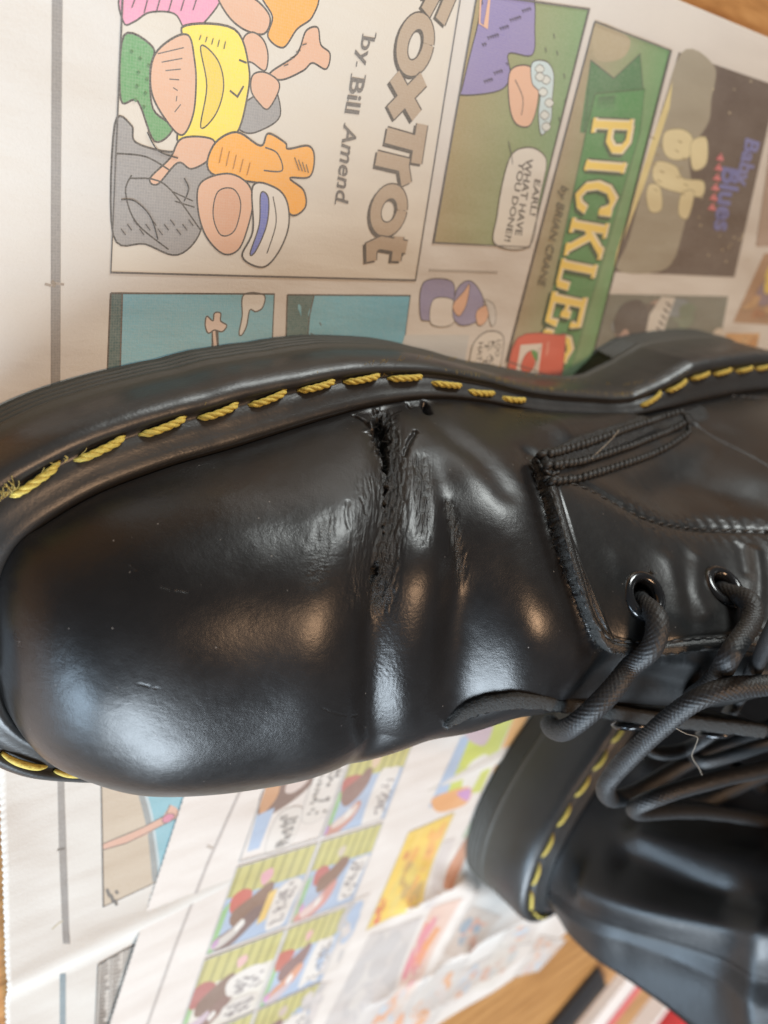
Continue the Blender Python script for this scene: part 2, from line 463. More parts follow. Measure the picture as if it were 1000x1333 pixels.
FLX = [100, 115, 128, 141, 154, 165, 178, 236, 250, 264]; FLY = [1.0, 0.90, 0.82, 0.71, 0.62, 0.55, 0.50, 0.50, 0.72, 1.0]
def flange(x): return np.interp(x, FLX, FLY)
def build_sole(root, flip, dense):
    S = seam if dense else seam[::3]; N = outn if dense else outn[::3]
    n = len(S)
    x = S[:, 0] + BASE[0]
    zb = 9.0 * sstep(196, 214, x) * (1 - sstep(251, 253.5, x))      # the arch is lifted off the ground in front of the heel
    prof = [(-7, -1.5), (-1.4, -0.7), (-0.15, -0.75), (0.5, -0.25), (1.3, 0.2), (2.4, 0.1), (3.4, -0.7), (5.2, -1.5), (6.9, -2.2), (7.5, -2.9), (8.3, -3.25), (9.1, -2.9), (9.7, -2.2),
            (10.8, -2.3), (11.9, -2.9), (12.8, -4.0), (13.3, -5.6), (13.5, -8), (13.3, -12), (13.1, None, 11.2), (13.2, None, 10.2), (13.7, None, 9.7), (13.9, None, 9.0)]
    for k in range(4):
        z = 8.2 - 2.1 * k
        prof += [(13.8, None, z), (13.0, None, z - 0.35), (13.0, None, z - 0.95), (13.8, None, z - 1.25)]
    prof += [(13.4, None, 0.2), (12.5, None, 0.0)]
    rings = []; band = []
    wob = fbm(np.arange(n) * 0.05, np.zeros(n), 3) * 0.5
    for q in prof:
        if q[1] is not None: z = S[:, 2] + q[1] + (wob * 0.7 if -5 < q[0] else 0)
        else: z = np.maximum(q[2], zb + (q[2] * 0.12))
        off = q[0] + (wob if q[0] > 5 else wob * 0.3)
        # the flange tucks in towards the waist on the lateral side
        off = np.where(q[0] > 0.6, off * np.where(N[:, 1] > 0, flange(x), 1 - 0.2 * sstep(150, 200, x) * (1 - sstep(240, 262, x)) - 0.22 * sstep(0.2, 0.7, -N[:, 1]) * (1 - sstep(85, 120, x))), off)
        R_ = S + N * off[:, None]; R_[:, 2] = z
        rings.append(R_); band.append(np.full(n, 1.0 if (q[1] is None) else 0.0))
    V = np.concatenate(rings); nr = len(prof)
    F = []
    for k in range(nr - 1):
        a = np.arange(n) + k * n; b = (np.arange(n) + 1) % n + k * n
        F.append(np.stack([a, b, b + n, a + n], 1))
    F = [tuple(int(c) for c in f) for f in np.concatenate(F)]
    # underside and top caps
    c0 = len(V); cen = S.mean(0)
    V = np.concatenate([V, [[cen[0], cen[1], 3.0]], [[cen[0], cen[1], 24.0]]])
    last = (nr - 1) * n
    for i in range(n):
        j = (i + 1) % n
        F.append((last + i, last + j, c0)); F.append((j, i, c0 + 1))
    me = mesh_data('sole', mirrored(V, flip), F, M['sole'], True, {'band': np.concatenate(band + [[0, 0]])})
    return link('sole', me, root)

def yarn(P, r_bundle, r_str, pitch, k=7, ends=True, phase=0.0):
    """three twisted strands along P; thins at both ends"""
    T, N, B = frames(P); L = np.r_[0, np.cumsum(np.linalg.norm(np.diff(P, axis=0), axis=1))]
    mb = []
    env = np.ones(len(P))
    if ends: env = np.clip(np.minimum(L, L[-1] - L) / (L[-1] * 0.16), 0.25, 1) ** 0.6
    for s in range(3):
        ph = phase + 2 * math.pi * (s / 3 + L / pitch)
        C = P + (r_bundle * env)[:, None] * (np.cos(ph)[:, None] * N + np.sin(ph)[:, None] * B)
        mb.append(tube(C, r_str * env, k))
    return mb

def build_welt_stitches(root, flip, dense):
    pitch = 12.6; total = slen[-1] + 0.8
    a = 11.0; c = 0
    # find where lateral stitches should start so they fall as seen (first full stitch by the toe)
    while a < total - 4:
        Lh = pitch * 0.80 * 0.5
        xs = np.linspace(-Lh, Lh, 24 if dense else 9)
        near = dense and a < 330
        if a < 330 and 189 < welt_at(a, 0, 0)[0] + BASE[0] < 238: a += pitch; c += 1; continue      # tucked out of sight under the bulging leather
        P = []
        sl = 0.35 * math.sin(c * 1.7)
        for x in xs:
            u = x / Lh
            px_ = welt_at(a + x, 0, 0)[0] + BASE[0]; fo = np.interp(px_, [115, 128, 141, 154, 165, 178, 236, 250, 264], [8.0, 6.8, 5.7, 4.0, 2.6, 2.2, 2.6, 6, 8.3]) if a < 330 else 8.3 - 2.0 * float(1 - sstep(85, 120, px_))
            dzz = -3.3 + 1.5 * float(np.clip((8.3 - fo) / 6, 0, 1))
            P.append(welt_at(a + x, fo + 0.5 * u + sl * 0.5, dzz + 1.55 * (1 - abs(u) ** 3.2)))
        P = np.array(P); mb = MB()
        if near:
            for V, F in yarn(P, 0.40, 0.46, 6.0, 8, True, c * 0.9): mb.add(V, F)
        else:
            V, F = tube(P, 0.8 * (1 - 0.5 * np.abs(xs / Lh) ** 3), 6); mb.add(V, F)
        o = mb; V = mirrored(np.concatenate(o.v), flip)
        me = mesh_data('welt_stitch', V, o.f, M['yellow_thread'])
        link('welt_stitch', me, root)
        a += pitch * (1.0 + 0.03 * math.sin(c * 2.3)); c += 1

# ------------------------------------------------------------------ the near boot
boot = thing('ankle_boot', 'black laced leather boot in the foreground with a torn crease across its toe', 'boot', BASE, 0, 'pair of black laced boots')
ps_c = np.r_[np.linspace(0, 1, 12)[:-1], np.linspace(1, NP - 1, 150)]
NLc, NMc = 60, 50
G0 = upper_grid(ps_c, NLc, NMc)
vs_c = np.r_[np.linspace(0, 1, NLc), np.linspace(1.0001, 2, NMc)]
hit0 = Hit(G0, ps_c, vs_c)
if hit0(500, 650) is None: print('no hit'); 

def px_line(pts, hit=None, n=8, smooth=True):
    """a line on the boot's surface: returns points (local), normals, p, v"""
    hit = hit or hit0
    Q = catmull(pts, n) if smooth else np.array(pts, float)
    H = [hit(*q) for q in Q]; H = [h for h in H if h is not None]
    return np.array([h[0] for h in H]), np.array([h[1] for h in H]), np.array([h[2] for h in H]), np.array([h[3] for h in H])

# dense grid
pw = np.interp  # density of stations by local length
ptab = np.linspace(0, NP - 1, 2000); xt_ = table(ptab)[:, 4]; zt_ = table(ptab)[:, 6]
dl = np.r_[0, np.hypot(np.diff(table(ptab)[:, 0]), np.diff(table(ptab)[:, 1]))]
xm = table(ptab)[:, 0]
step = np.where(xm < 60, 0.45, np.where(xm < 100, 0.40, np.where(xm < 150, 0.22, np.where(xm < 215, 0.32, np.where(xm < 300, 0.6, 2.0)))))
cum = np.cumsum(np.maximum(dl, 1e-4) / step)
nU = int(cum[-1])
ps_d = np.interp(np.linspace(cum[0], cum[-1], nU), cum, ptab)
NL, NM = 360, 210
vs_d = np.r_[np.linspace(0, 1, NL), np.linspace(1.0001, 2, NM)]
G = upper_grid(ps_d, NL, NM)
Nn = grid_normals(G)
# normals at the degenerate tip row
Nn[0] = Nn[2]; Nn[1] = Nn[2]
PP, VV = np.meshgrid(ps_d, vs_d, indexing='ij')
XX = np.interp(PP, ptab, xt_)          # crest x of the station: a length coordinate along the boot
print('grid', G.shape)

disp = np.zeros(G.shape[:2]); raw = np.zeros(G.shape[:2]); nap = np.zeros(G.shape[:2])
def col_fn(pts):
    P, N, p, v = px_line(pts); x = np.interp(p, ptab, xt_)
    o = np.argsort(v); return v[o], x[o]
# --- first crease: from the lateral seam over the toe box
v1, x1 = col_fn([(486, 528), (494, 550), (503, 590), (505, 625), (502, 670), (495, 715), (490, 760), (487, 820), (485, 880), (485, 930), (487, 965)])
xc1 = np.interp(VV, v1, x1); du1 = XX - xc1
SS = VV * 88.0                          # length coordinate across the boot
vlo, vhi = v1[0], v1[-1]
print('crease v', v1.round(2), x1.round(1))
fade1 = sstep(vlo - 0.12, vlo + 0.12, VV) * (1 - 0.75 * sstep(vhi - 0.15, vhi + 0.25, VV)) * (1 - sstep(vhi + 0.1, vhi + 0.6, VV))
vt = np.interp
disp += -(1.3 + 1.2 * sstep(0.55, 0.9, VV)) * gs(du1 - 0.5, 4.2) * fade1
disp += (-1.6 * gs(XX - 127, 8) + 2.6 * gs(XX - 145, 9)) * sstep(0.62, 0.9, VV) * (1 - sstep(1.05, 1.3, VV))
disp += 1.5 * gs(du1 + 13, 9) * fade1 * sstep(0.25, 0.7, VV)
disp += 1.7 * gs(du1 - 12, 7.5) * fade1 * sstep(0.2, 0.7, VV)
v2, x2 = col_fn([(565, 560), (575, 620), (585, 660), (592, 690), (600, 730), (603, 770), (600, 820)])
xc2 = np.interp(VV, v2, x2); du2 = XX - xc2
fade2 = sstep(v2[0], v2[0] + 0.2, VV) * (1 - sstep(v2[-1] - 0.1, v2[-1] + 0.4, VV))
disp += -1.3 * gs(du2, 4.5) * fade2 + 1.4 * gs(du2 - 12, 8) * sstep(v2[0] - 0.1, v2[0] + 0.35, VV) * (1 - sstep(1.3, 1.8, VV))
# broad unevenness of worn leather
disp += 0.8 * fbm(XX / 34, SS / 40, 5, 2) * sstep(0.0, 0.2, VV) * sstep(1.0, 3.5, PP)
disp += 0.16 * fbm(XX / 9, SS / 14, 8, 2) * sstep(70, 90, XX)
# slanting folds between first crease and the quarter on the lateral wall
P_, N_, p_, v_ = px_line([(540, 520), (580, 560), (625, 600), (655, 640)])
D_, S_ = dist_to(G, P_, 14); disp += -0.9 * gs(D_, 4.0)
P_, N_, p_, v_ = px_line([(722, 566), (750, 566), (780, 566), (820, 560)])
D_, S_ = dist_to(G, P_, 26); disp += 4.2 * gs(D_, 10.0)

def hitp(px, py): 
    h = hit0(px, py); return h[0]
def vfrac(px, py):
    while hit0(px, py) is None: py += 2
    return hit0(px, py)[3]
va, vb_, vc_, vd_, ve_ = [vfrac(*q) for q in ((490, 538), (503, 590), (503, 650), (490, 745), (487, 775))]
print('tear v', va, vb_, vc_, vd_, ve_)
# --- fibrous wrinkles: long thin ridges running with the crease, wandering
wn = 0.55 * fbm(SS / 7, XX / 30, 21, 2)
def fib(u, s, su, ss, seed): 
    r = np.abs(vnoise(u / su + wn * 1.6, s / ss, seed)) * 2
    return r
wz = gs(du1 - 1.6, 2.7) * sstep(va - 0.03, va + 0.02, VV) * (1 - sstep(ve_ + 0.0, ve_ + 0.10, VV))
wz_side = (gs(du1 - 9.0 - 4 * (VV - vc_) / (vd_ - va), 2.2) * sstep(vb_, vb_ + 0.06, VV) * (1 - sstep(vc_ + 0.08, vc_ + 0.2, VV)))
wz_left = gs(du1 + 5.0, 3.2) * sstep(vb_ + 0.02, vb_ + 0.12, VV) * (1 - sstep(ve_ - 0.02, ve_ + 0.05, VV))
wz2 = gs(du2, 1.5) * sstep(vfrac(583, 650) - 0.02, vfrac(583, 650) + 0.03, VV) * (1 - sstep(vfrac(600, 735), vfrac(600, 735) + 0.1, VV))
wz_l2 = gs(du1 + 15, 3.0) * sstep(vc_ - 0.03, vc_ + 0.04, VV) * (1 - sstep(vd_ - 0.05, vd_ + 0.03, VV))
uf = du1 + 0.05 * (SS - 88 * vc_) * np.sign(du1 - 1)
ridg = fib(uf, SS, 0.75, 5.0, 31) * 0.5 + fib(uf, SS, 0.34, 2.6, 32) * 0.5
disp += -(1.05 * wz + 0.55 * wz_side + 0.22 * wz_left + 0.6 * wz2 + 0.2 * wz_l2) * (1 - ridg * 1.15) + 0.25 * wz
raw = np.maximum(raw, np.clip(1.15 * wz + 0.5 * wz_side + 0.3 * wz_left + 0.7 * wz2 + 0.25 * wz_l2, 0, 1))
tail = gs(du1 - 3, 6) * sstep(ve_, ve_ + 0.05, VV) * (1 - sstep(ve_ + 0.4, ve_ + 0.65, VV))
disp += -0.07 * tail * (1 - fib(du1, SS, 0.45, 0.9, 37)); raw = np.maximum(raw, 0.14 * tail)
# --- the tear: an open, ragged hole at the lateral end, a scuffed pit near the crest
rag = fbm(SS / 1.6, XX / 1.9, 41, 3)
w_t = 2.5 * gs(VV - vfrac(500, 553), 0.055) + 1.3 * gs(VV - vfrac(504, 575), 0.05) + 0.75 * gs(VV - (vb_ + 0.03), 0.06) + 0.35 * gs(VV - vc_, 0.10)
mainh = gs(VV - vfrac(501, 556), 0.10)
tear = sstep(-0.25, 0.55, w_t - np.abs(du1 - 0.3 + 1.3 * fbm(SS / 4, 0 * SS, 44, 3)) + (0.7 + 1.4 * mainh) * rag - 0.22)
tear *= sstep(va - 0.035, va - 0.01, VV) * (1 - sstep(vc_ + 0.1, vc_ + 0.2, VV))
w_p = 2.1 * gs(VV - (vd_ - 0.005), 0.035)
pit = sstep(-0.2, 0.6, w_p - np.abs(du1 + 0.2) + 1.9 * rag - 0.7) * gs(VV - vd_, 0.09)
disp += -3.4 * tear - 1.5 * pit
lip = gs(w_t - np.abs(du1 - 0.3) + 1.3 * rag, 0.9) * gs(VV - va - 0.05, 0.12)
disp += 0.9 * lip * (0.5 + 1.3 * rag)
flap = tear * sstep(0.05, 0.4, vnoise(du1 / 1.1 + 7, SS / 3.2, 77)) 
disp += 2.2 * flap * gs(VV - vfrac(503, 570), 0.09)
raw = np.clip(np.maximum(raw, np.maximum(tear, pit)), 0, 1)
# small slits by the seam
for pts, w, dpt in (([(545, 515), (552, 522), (558, 533)], 0.7, 2.2), ([(462, 541), (478, 548), (492, 566)], 0.45, 0.9), ([(541, 562), (533, 575), (528, 590)], 0.5, 0.7), ([(520, 517), (534, 528)], 0.5, 0.8),
                    ([(452, 655), (449, 672), (452, 690)], 0.5, 0.13), ([(470, 650), (476, 668)], 0.4, 0.12)):
    P_, N_, p_, v_ = px_line(pts); D_, S_ = dist_to(G, P_, 5)
    disp += -dpt * gs(D_ + 0.35 * fbm(S_ / 1.1, D_, 51), w)

# faint rubbed scratches on the toe
for pts in ([(210, 764), (228, 768), (246, 771)], [(170, 735), (176, 742)], [(415, 915), (440, 925), (466, 932)], [(182, 890), (205, 896)]):
    P_, N_, p_, v_ = px_line(pts); D_, S_ = dist_to(G, P_, 3)
    m_ = gs(D_, 0.22) * (vnoise(S_ / 0.6, S_ * 0, 87) > -0.25); disp += -0.018 * m_; raw = np.maximum(raw, 0.35 * m_)
# --- the quarter (laced side piece) lies on the vamp with a thick cut edge
edge_px = [(694, 597), (700, 622), (712, 664), (726, 712), (742, 758), (760, 803), (773, 832), (786, 845), (806, 850), (850, 853), (900, 848), (1000, 844), (1060, 838)]
P_, N_, p_, v_ = px_line(edge_px, n=10)
p_end, v_end = p_[-1], v_[-1]
edgeP, edgep, edgev = P_, p_, v_
bar_top = px_line([(694, 597), (730, 586), (775, 574), (830, 555), (870, 541), (896, 534)], n=6)
poly = [(a, b) for a, b in zip(edgep, edgev)]
p_b = bar_top[2][-1]; v_b = bar_top[3][-1]
poly += [(17.0, 0.985), (NP, 0.985), (NP, -0.01), (p_b + 1.5, -0.01)] + [(a, b) for a, b in zip(bar_top[2][::-1], bar_top[3][::-1])][:-1]
inside = in_poly(PP, VV, poly)
De, Se = dist_to(G, edgeP, 40)
De = np.where(De > 900, 40, De)
sd = np.where(inside, De, -De) + 0.35 * fbm(Se / 1.3, Se * 0, 61, 3)
stepup = sstep(-0.10, 0.55, sd) * np.where(inside | (sd > -0.4), 1, 0)
lift = 1.9 * np.exp(-np.maximum(De - 3, 0) / 22)
disp += np.where(inside | (np.abs(sd) < 0.6), stepup * lift, 0)
disp += -1.0 * gs(np.minimum(sd, 0) + 1.5, 3.0) * (~inside) * (sd > -12)
Db, Sb = dist_to(G, bar_top[0], 12)
disp += np.where(inside, (0.9 + 0.25 * fbm(Sb / 1.2, Db / 1.0, 93, 2)) * (1 - sstep(6.0, 7.5, Db)) * sstep(0.0, 0.6, Db) * (1 - sstep(Sb.max() - 7, Sb.max() - 1, Sb)), 0); raw = np.maximum(raw, np.where(inside, 0.9 * (1 - sstep(5.5, 7, Db)), 0))      # the stitched bar stands a little proud
nap = np.where((np.abs(sd - 0.1) < 0.55) & (De < 30), 1.0, 0.0)
disp += np.where(inside, 0.55 * (1 - sstep(2.9, 3.7, De)) * (0.75 + 0.25 * sstep(0.2, 1.4, De)), 0); raw = np.maximum(raw, np.where(inside, 0.45 * (1 - sstep(2.6, 3.2, De)), 0))                                # swollen rim between edge and stitching
disp += nap * 0.35 * fbm(Se / 0.7, sd / 0.5, 66, 2)
# stitch channels with puckers
arc_px = [(742, 629), (765, 637), (790, 650), (815, 664), (840, 675), (870, 683), (905, 688), (950, 690), (1000, 691), (1040, 692)]
Pa, Na, pa, va_ = px_line(arc_px); Da, Sa = dist_to(G, Pa, 14)
disp += -0.5 * gs(Da, 0.9) - 0.35 * gs(Da, 3.2)
disp += 0.11 * gs(Da - 2.8, 2.4) * np.sin(2 * math.pi * Sa / 3.9 + 1.6 * fbm(Sa / 5, Da, 71)) * sstep(12, 22, Sa)
rim_px = [(715, 636), (722, 655), (733, 690), (742, 722), (752, 755), (762, 788), (776, 812), (798, 832), (850, 836), (905, 832), (1000, 827), (1050, 822)]
Pr, Nr, pr_, vr = px_line(rim_px); Dr, Sr = dist_to(G, Pr, 8)
disp += -0.55 * gs(Dr, 0.6)
heel_px = [(858, 523), (880, 519), (910, 517), (950, 516), (1000, 520)]
Ph, Nh, ph_, vh = px_line(heel_px)
if len(Ph) > 3:
    Dh, Sh = dist_to(G, Ph, 6); disp += -0.5 * gs(Dh, 0.8)
# vertical puckers and eyelet dimples on the facing
EYE = [(836, 777), (940, 766), (1050, 757)]
eye = [hit0(*q) for q in EYE]
for h in eye:
    r = np.linalg.norm(G - h[0], axis=2)
    disp += -5.0 * (1 - sstep(3.4, 4.2, r)) - 0.7 * gs(r, 7.5)
for pts, a, w in (([(868, 735), (880, 770), (884, 800)], 0.5, 3.0), ([(905, 728), (900, 770), (910, 800)], 0.5, 2.6), ([(893, 730), (890, 770), (893, 805)], -0.6, 3.4), ([(800, 730), (806, 770)], 0.35, 3), ([(982, 720), (985, 760), (980, 800)], 0.8, 2.0), ([(965, 715), (970, 745)], -0.4, 2)):
    P_, N_, p_, v_ = px_line(pts); D_, S_ = dist_to(G, P_, 8); disp += a * gs(D_, w)
# hollow on the quarter behind the arc
for pts, a, w in (([(850, 640), (890, 620), (920, 590), (930, 560)], -1.5, 9), ([(940, 640), (985, 650)], -1.2, 8), ([(820, 620), (870, 600), (905, 570)], 1.0, 6)):
    P_, N_, p_, v_ = px_line(pts); D_, S_ = dist_to(G, P_, 26); disp += a * gs(D_, w)
# --- the tongue: sunk between the two facings
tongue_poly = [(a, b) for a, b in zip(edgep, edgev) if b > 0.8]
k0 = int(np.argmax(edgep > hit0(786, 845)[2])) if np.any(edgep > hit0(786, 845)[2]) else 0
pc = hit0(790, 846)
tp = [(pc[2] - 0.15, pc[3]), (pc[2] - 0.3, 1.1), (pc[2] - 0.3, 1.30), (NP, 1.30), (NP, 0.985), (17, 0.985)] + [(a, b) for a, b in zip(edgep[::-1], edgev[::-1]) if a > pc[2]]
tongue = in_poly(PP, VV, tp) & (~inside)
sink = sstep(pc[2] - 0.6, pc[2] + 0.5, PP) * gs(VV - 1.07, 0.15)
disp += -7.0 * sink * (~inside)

disp[0, :] = disp[2, :].mean(); disp[1] = disp[2]
fz = sstep(0.0, 0.022, VV) * (1 - sstep(1.94, 2.0, VV))
Gd = G + Nn * (disp * fz)[..., None]
rw = (ps_d < 16.9)
for _ in range(14):                       # relax the join of the two sides along the crest
    A = Gd[rw]; w0, w1 = NL - 7, NL + 7
    A[:, w0:w1] = 0.5 * A[:, w0:w1] + 0.25 * (A[:, w0 - 1:w1 - 1] + A[:, w0 + 1:w1 + 1]); Gd[rw] = A
hitd = Hit(Gd[::3, ::3], ps_d[::3], vs_d[::3])

def split_grid(name, mask_f, mats, fm=None, parent=None):
    nu, nv = Gd.shape[:2]
    F = grid_faces(nu, nv)[mask_f.ravel()]
    used = np.zeros(nu * nv, bool); used[F.ravel()] = True
    re = np.cumsum(used) - 1
    me = mesh_data(name, Gd.reshape(-1, 3)[used], re[F], mats, True, {'raw': raw.reshape(-1)[used]}, fmat=None if fm is None else fm.ravel()[mask_f.ravel()])
    return link(name, me, parent)
fc = lambda a: a[:-1, :-1]
wall = sd > -0.15
inq = fc(inside | ((np.abs(sd) < 0.15) & (De < 30)))
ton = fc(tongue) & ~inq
cut = np.ones(inq.shape, bool)
cut[:, NL - 1] = fc(PP)[:, NL - 1] < 16.9          # the shaft is open at the top
napf = fc(nap) > 0.5
split_grid('vamp', cut & ~inq & ~ton, [M['leather'], M['nap']], np.where(napf & (fc(sd) > -0.2), 1, 0), boot)
split_grid('quarter', cut & inq, [M['leather_quarter'], M['nap']], napf.astype(int), boot)
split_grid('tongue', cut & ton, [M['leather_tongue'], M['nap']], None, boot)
build_sole(boot, False, True)
build_welt_stitches(boot, False, True)
# ------------------------------------------------------------------ stitching, eyelets, laces of the near boot
def stitch_row(pts, pitch, rad, name='thread_stitch', lift=0.35, hole=0.22, parent=boot, mat=None, zig=0.0, n=6):
    P, N, p, v = px_line(pts, hitd, 10)
    if len(P) < 3: return
    k = np.ones(5) / 5
    d = np.r_[0, np.cumsum(np.linalg.norm(np.diff(P, axis=0), axis=1))]
    s0 = 0.3; i = 0
    while s0 + pitch * 0.8 < d[-1]:
        L = pitch * (0.86 + 0.12 * math.sin(i * 2.1)); xs = np.linspace(0, 1, n)
        q = np.stack([np.interp(s0 + xs * L, d, P[:, c]) for c in range(3)], 1)
        nn = np.array([np.interp(s0 + L / 2, d, N[:, c]) for c in range(3)]); nn /= np.linalg.norm(nn)
        T = q[-1] - q[0]; T /= np.linalg.norm(T); b = np.cross(nn, T)
        q = q + nn * (lift * np.sin(math.pi * xs) - hole * (1 - np.sin(math.pi * xs)))[:, None] + b * (zig * (xs - 0.5))[:, None]
        V, F = tube(q, rad * (0.55 + 0.45 * np.sin(math.pi * xs) ** 0.7), 6)
        mb = MB(); mb.add(V, F); mb.build(name, mat or M['black_thread'], parent)
        s0 += pitch; i += 1

stitch_row([(700, 596), (735, 587), (775, 574), (825, 556), (888, 537)], 2.7, 0.98, lift=0.7, zig=1.2)
stitch_row([(706, 609), (750, 602), (810, 584), (860, 566), (893, 550)], 2.7, 0.98, lift=0.7, zig=1.2)
stitch_row([(712, 628), (750, 624), (810, 606), (860, 587), (896, 565)], 2.7, 0.98, lift=0.7, zig=1.2)
stitch_row([(888, 537), (894, 550), (897, 566)], 2.8, 0.7, lift=0.7)
stitch_row([(699, 597), (708, 612), (722, 622), (737, 633)], 2.8, 0.6, lift=0.6)
stitch_row([(705, 628), (720, 618), (735, 604)], 2.8, 0.55, lift=0.6)
stitch_row(arc_px, 3.4, 0.38, lift=0.05, zig=0.3)
stitch_row(rim_px, 3.2, 0.36, lift=0.10)
if len(Ph) > 3: stitch_row(heel_px, 3.6, 0.42, lift=0.15)

def torus(C, nrm, R0, prof, k=40):
    """ring with its own cross-section prof [(radius offset, height)]"""
    nrm = nrm / np.linalg.norm(nrm); a = np.cross(nrm, (0.3, 0.8, 0.1)); a /= np.linalg.norm(a); b = np.cross(nrm, a)
    V = []; F = []; m = len(prof)
    for i in range(k):
        t = 2 * math.pi * i / k; e = a * math.cos(t) + b * math.sin(t)
        for r, h in prof: V.append(C + e * (R0 + r) + nrm * h)
    for i in range(k):
        for j in range(m):
            F.append((i * m + j, ((i + 1) % k) * m + j, ((i + 1) % k) * m + (j + 1) % m, i * m + (j + 1) % m))
    return V, F
RING = [(-1.35, -3.0), (-1.45, -0.6), (-1.2, 0.35), (-0.6, 0.85), (0.15, 0.95), (0.9, 0.7), (1.35, 0.2), (1.45, -0.4), (0.4, -1.0)]
for q, h in zip(EYE, eye):
    sur = [hitd(q[0] + a, q[1] + b) for a, b in ((0, -29), (-27, 0), (27, 0), (-20, -20), (20, -20), (0, 29))]
    nn = np.mean([x[1] for x in sur], axis=0); nn /= np.linalg.norm(nn); cc = np.mean([x[0] for x in sur], axis=0); cc = h[0] + nn * ((cc - h[0]) @ nn)
    V, F = torus(cc + nn * 0.1, nn, 4.75, RING); mb = MB(); mb.add(V, F); e = mb.build('eyelet', M['eyelet'], boot)
# a nick of leather lifted by the first eyelet
h = hitd(844, 741)
nk = MB(); c0 = h[0]; n0 = h[1]; ax = hitd(856, 748)[0] - hitd(834, 748)[0]; ax /= np.linalg.norm(ax); up = np.cross(n0, ax)
if (un(840, 730, 90)[:3] - un(840, 750, 90)[:3]) @ up < 0: up = -up
nk.add([c0 - ax * 1.5 - up * 1.2, c0 + ax * 1.5 - up * 1.4, c0 + up * 1.0 + n0 * 0.1, c0 - up * 0.7 + n0 * 0.6], [(0, 1, 3), (1, 2, 3), (2, 0, 3), (0, 2, 1)])
nk.build('leather_nick', M['leather_quarter'], boot, False)

# the far facing: thick edge of the other side piece, standing off the vamp
def loc(px, py, z): return un(px, py, z) - BASE
far = [(582, 944, 62), (588, 934, 64.5), (604, 922, 68), (640, 909, 73), (690, 905, 78), (760, 915, 84), (830, 926, 91), (900, 935, 97), (1000, 946, 104), (1100, 958, 113)]
def rim_point(px, py):
    """where the boot's outline passes this picture column: height of the surface just inside it"""
    y = py
    for _ in range(60):
        h = hitd(px, y)
        if h is not None: return loc(px, py, h[0][2] + BASE[2] + 1.0)
        y -= 2
    return loc(px, py, 80)
FPTS = [rim_point(q[0], q[1]) for q in far[:-1]]
FP = resample(catmull(FPTS, 10), 0.7)
for _ in range(60): FP[1:-1] = 0.5 * FP[1:-1] + 0.25 * (FP[2:] + FP[:-2])
print('far facing', (FP[::40] + BASE).round())
Tf, _, _ = frames(FP); nF = len(FP)
ln = np.linspace(0, 1, nF); outw = np.array((0.05, -1.0, -0.12)); outw /= np.linalg.norm(outw)
tap = sstep(0, 0.06, ln)
sec = [(0.0, 0.0), (0.15, 0.35), (0.5, 0.55), (0.9, 0.35), (1.0, 0.0), (1.08, -0.6), (1.1, -2.0), (1.3, -7), (1.7, -16), (0.4, -16), (0.1, -7), (-0.05, -1.2)]
wd = 4.0 * (0.35 + 0.65 * tap)
V = []
for i in range(nF):
    for j, (a, b) in enumerate(sec):
        rr = 0.5 * vnoise(np.array([i * 0.9 + j * 3.1]), np.array([j * 1.7]), 91)[0] if b > -1.5 else 0
        V.append(FP[i] + outw * (wd[i] * a + rr) + np.array((0, 0, 1.0)) * ((b if b > -2.5 else b * (0.35 + 0.65 * tap[i])) + rr) + np.array((0, -0.25, 0)) * max(0, -b - 2))
m = len(sec); F = []; fm = []
for i in range(nF - 1):
    for j in range(m):
        F.append((i * m + j, i * m + (j + 1) % m, (i + 1) * m + (j + 1) % m, (i + 1) * m + j)); fm.append(1 if j in (0, 1, 2) or j == 11 else 0)
F.append(tuple(range(m))[::-1]); fm.append(0); F.append(tuple((nF - 1) * m + j for j in range(m))); fm.append(0)
link('far_facing', mesh_data('far_facing', V, F, [M['leather_quarter'], M['nap']], True, {'raw': np.full(len(V), 0.25)}, fmat=fm), boot)
# eyelet of the far facing, seen from its edge
for q in ((822, 946, 86), (930, 957, 96)):
    C = loc(*q) + np.array((0, 0.5, 0)); V, F = torus(C, np.array((-0.15, -0.75, 0.45)), 3.9, RING); mb = MB(); mb.add(V, F); mb.build('eyelet', M['eyelet'], boot)

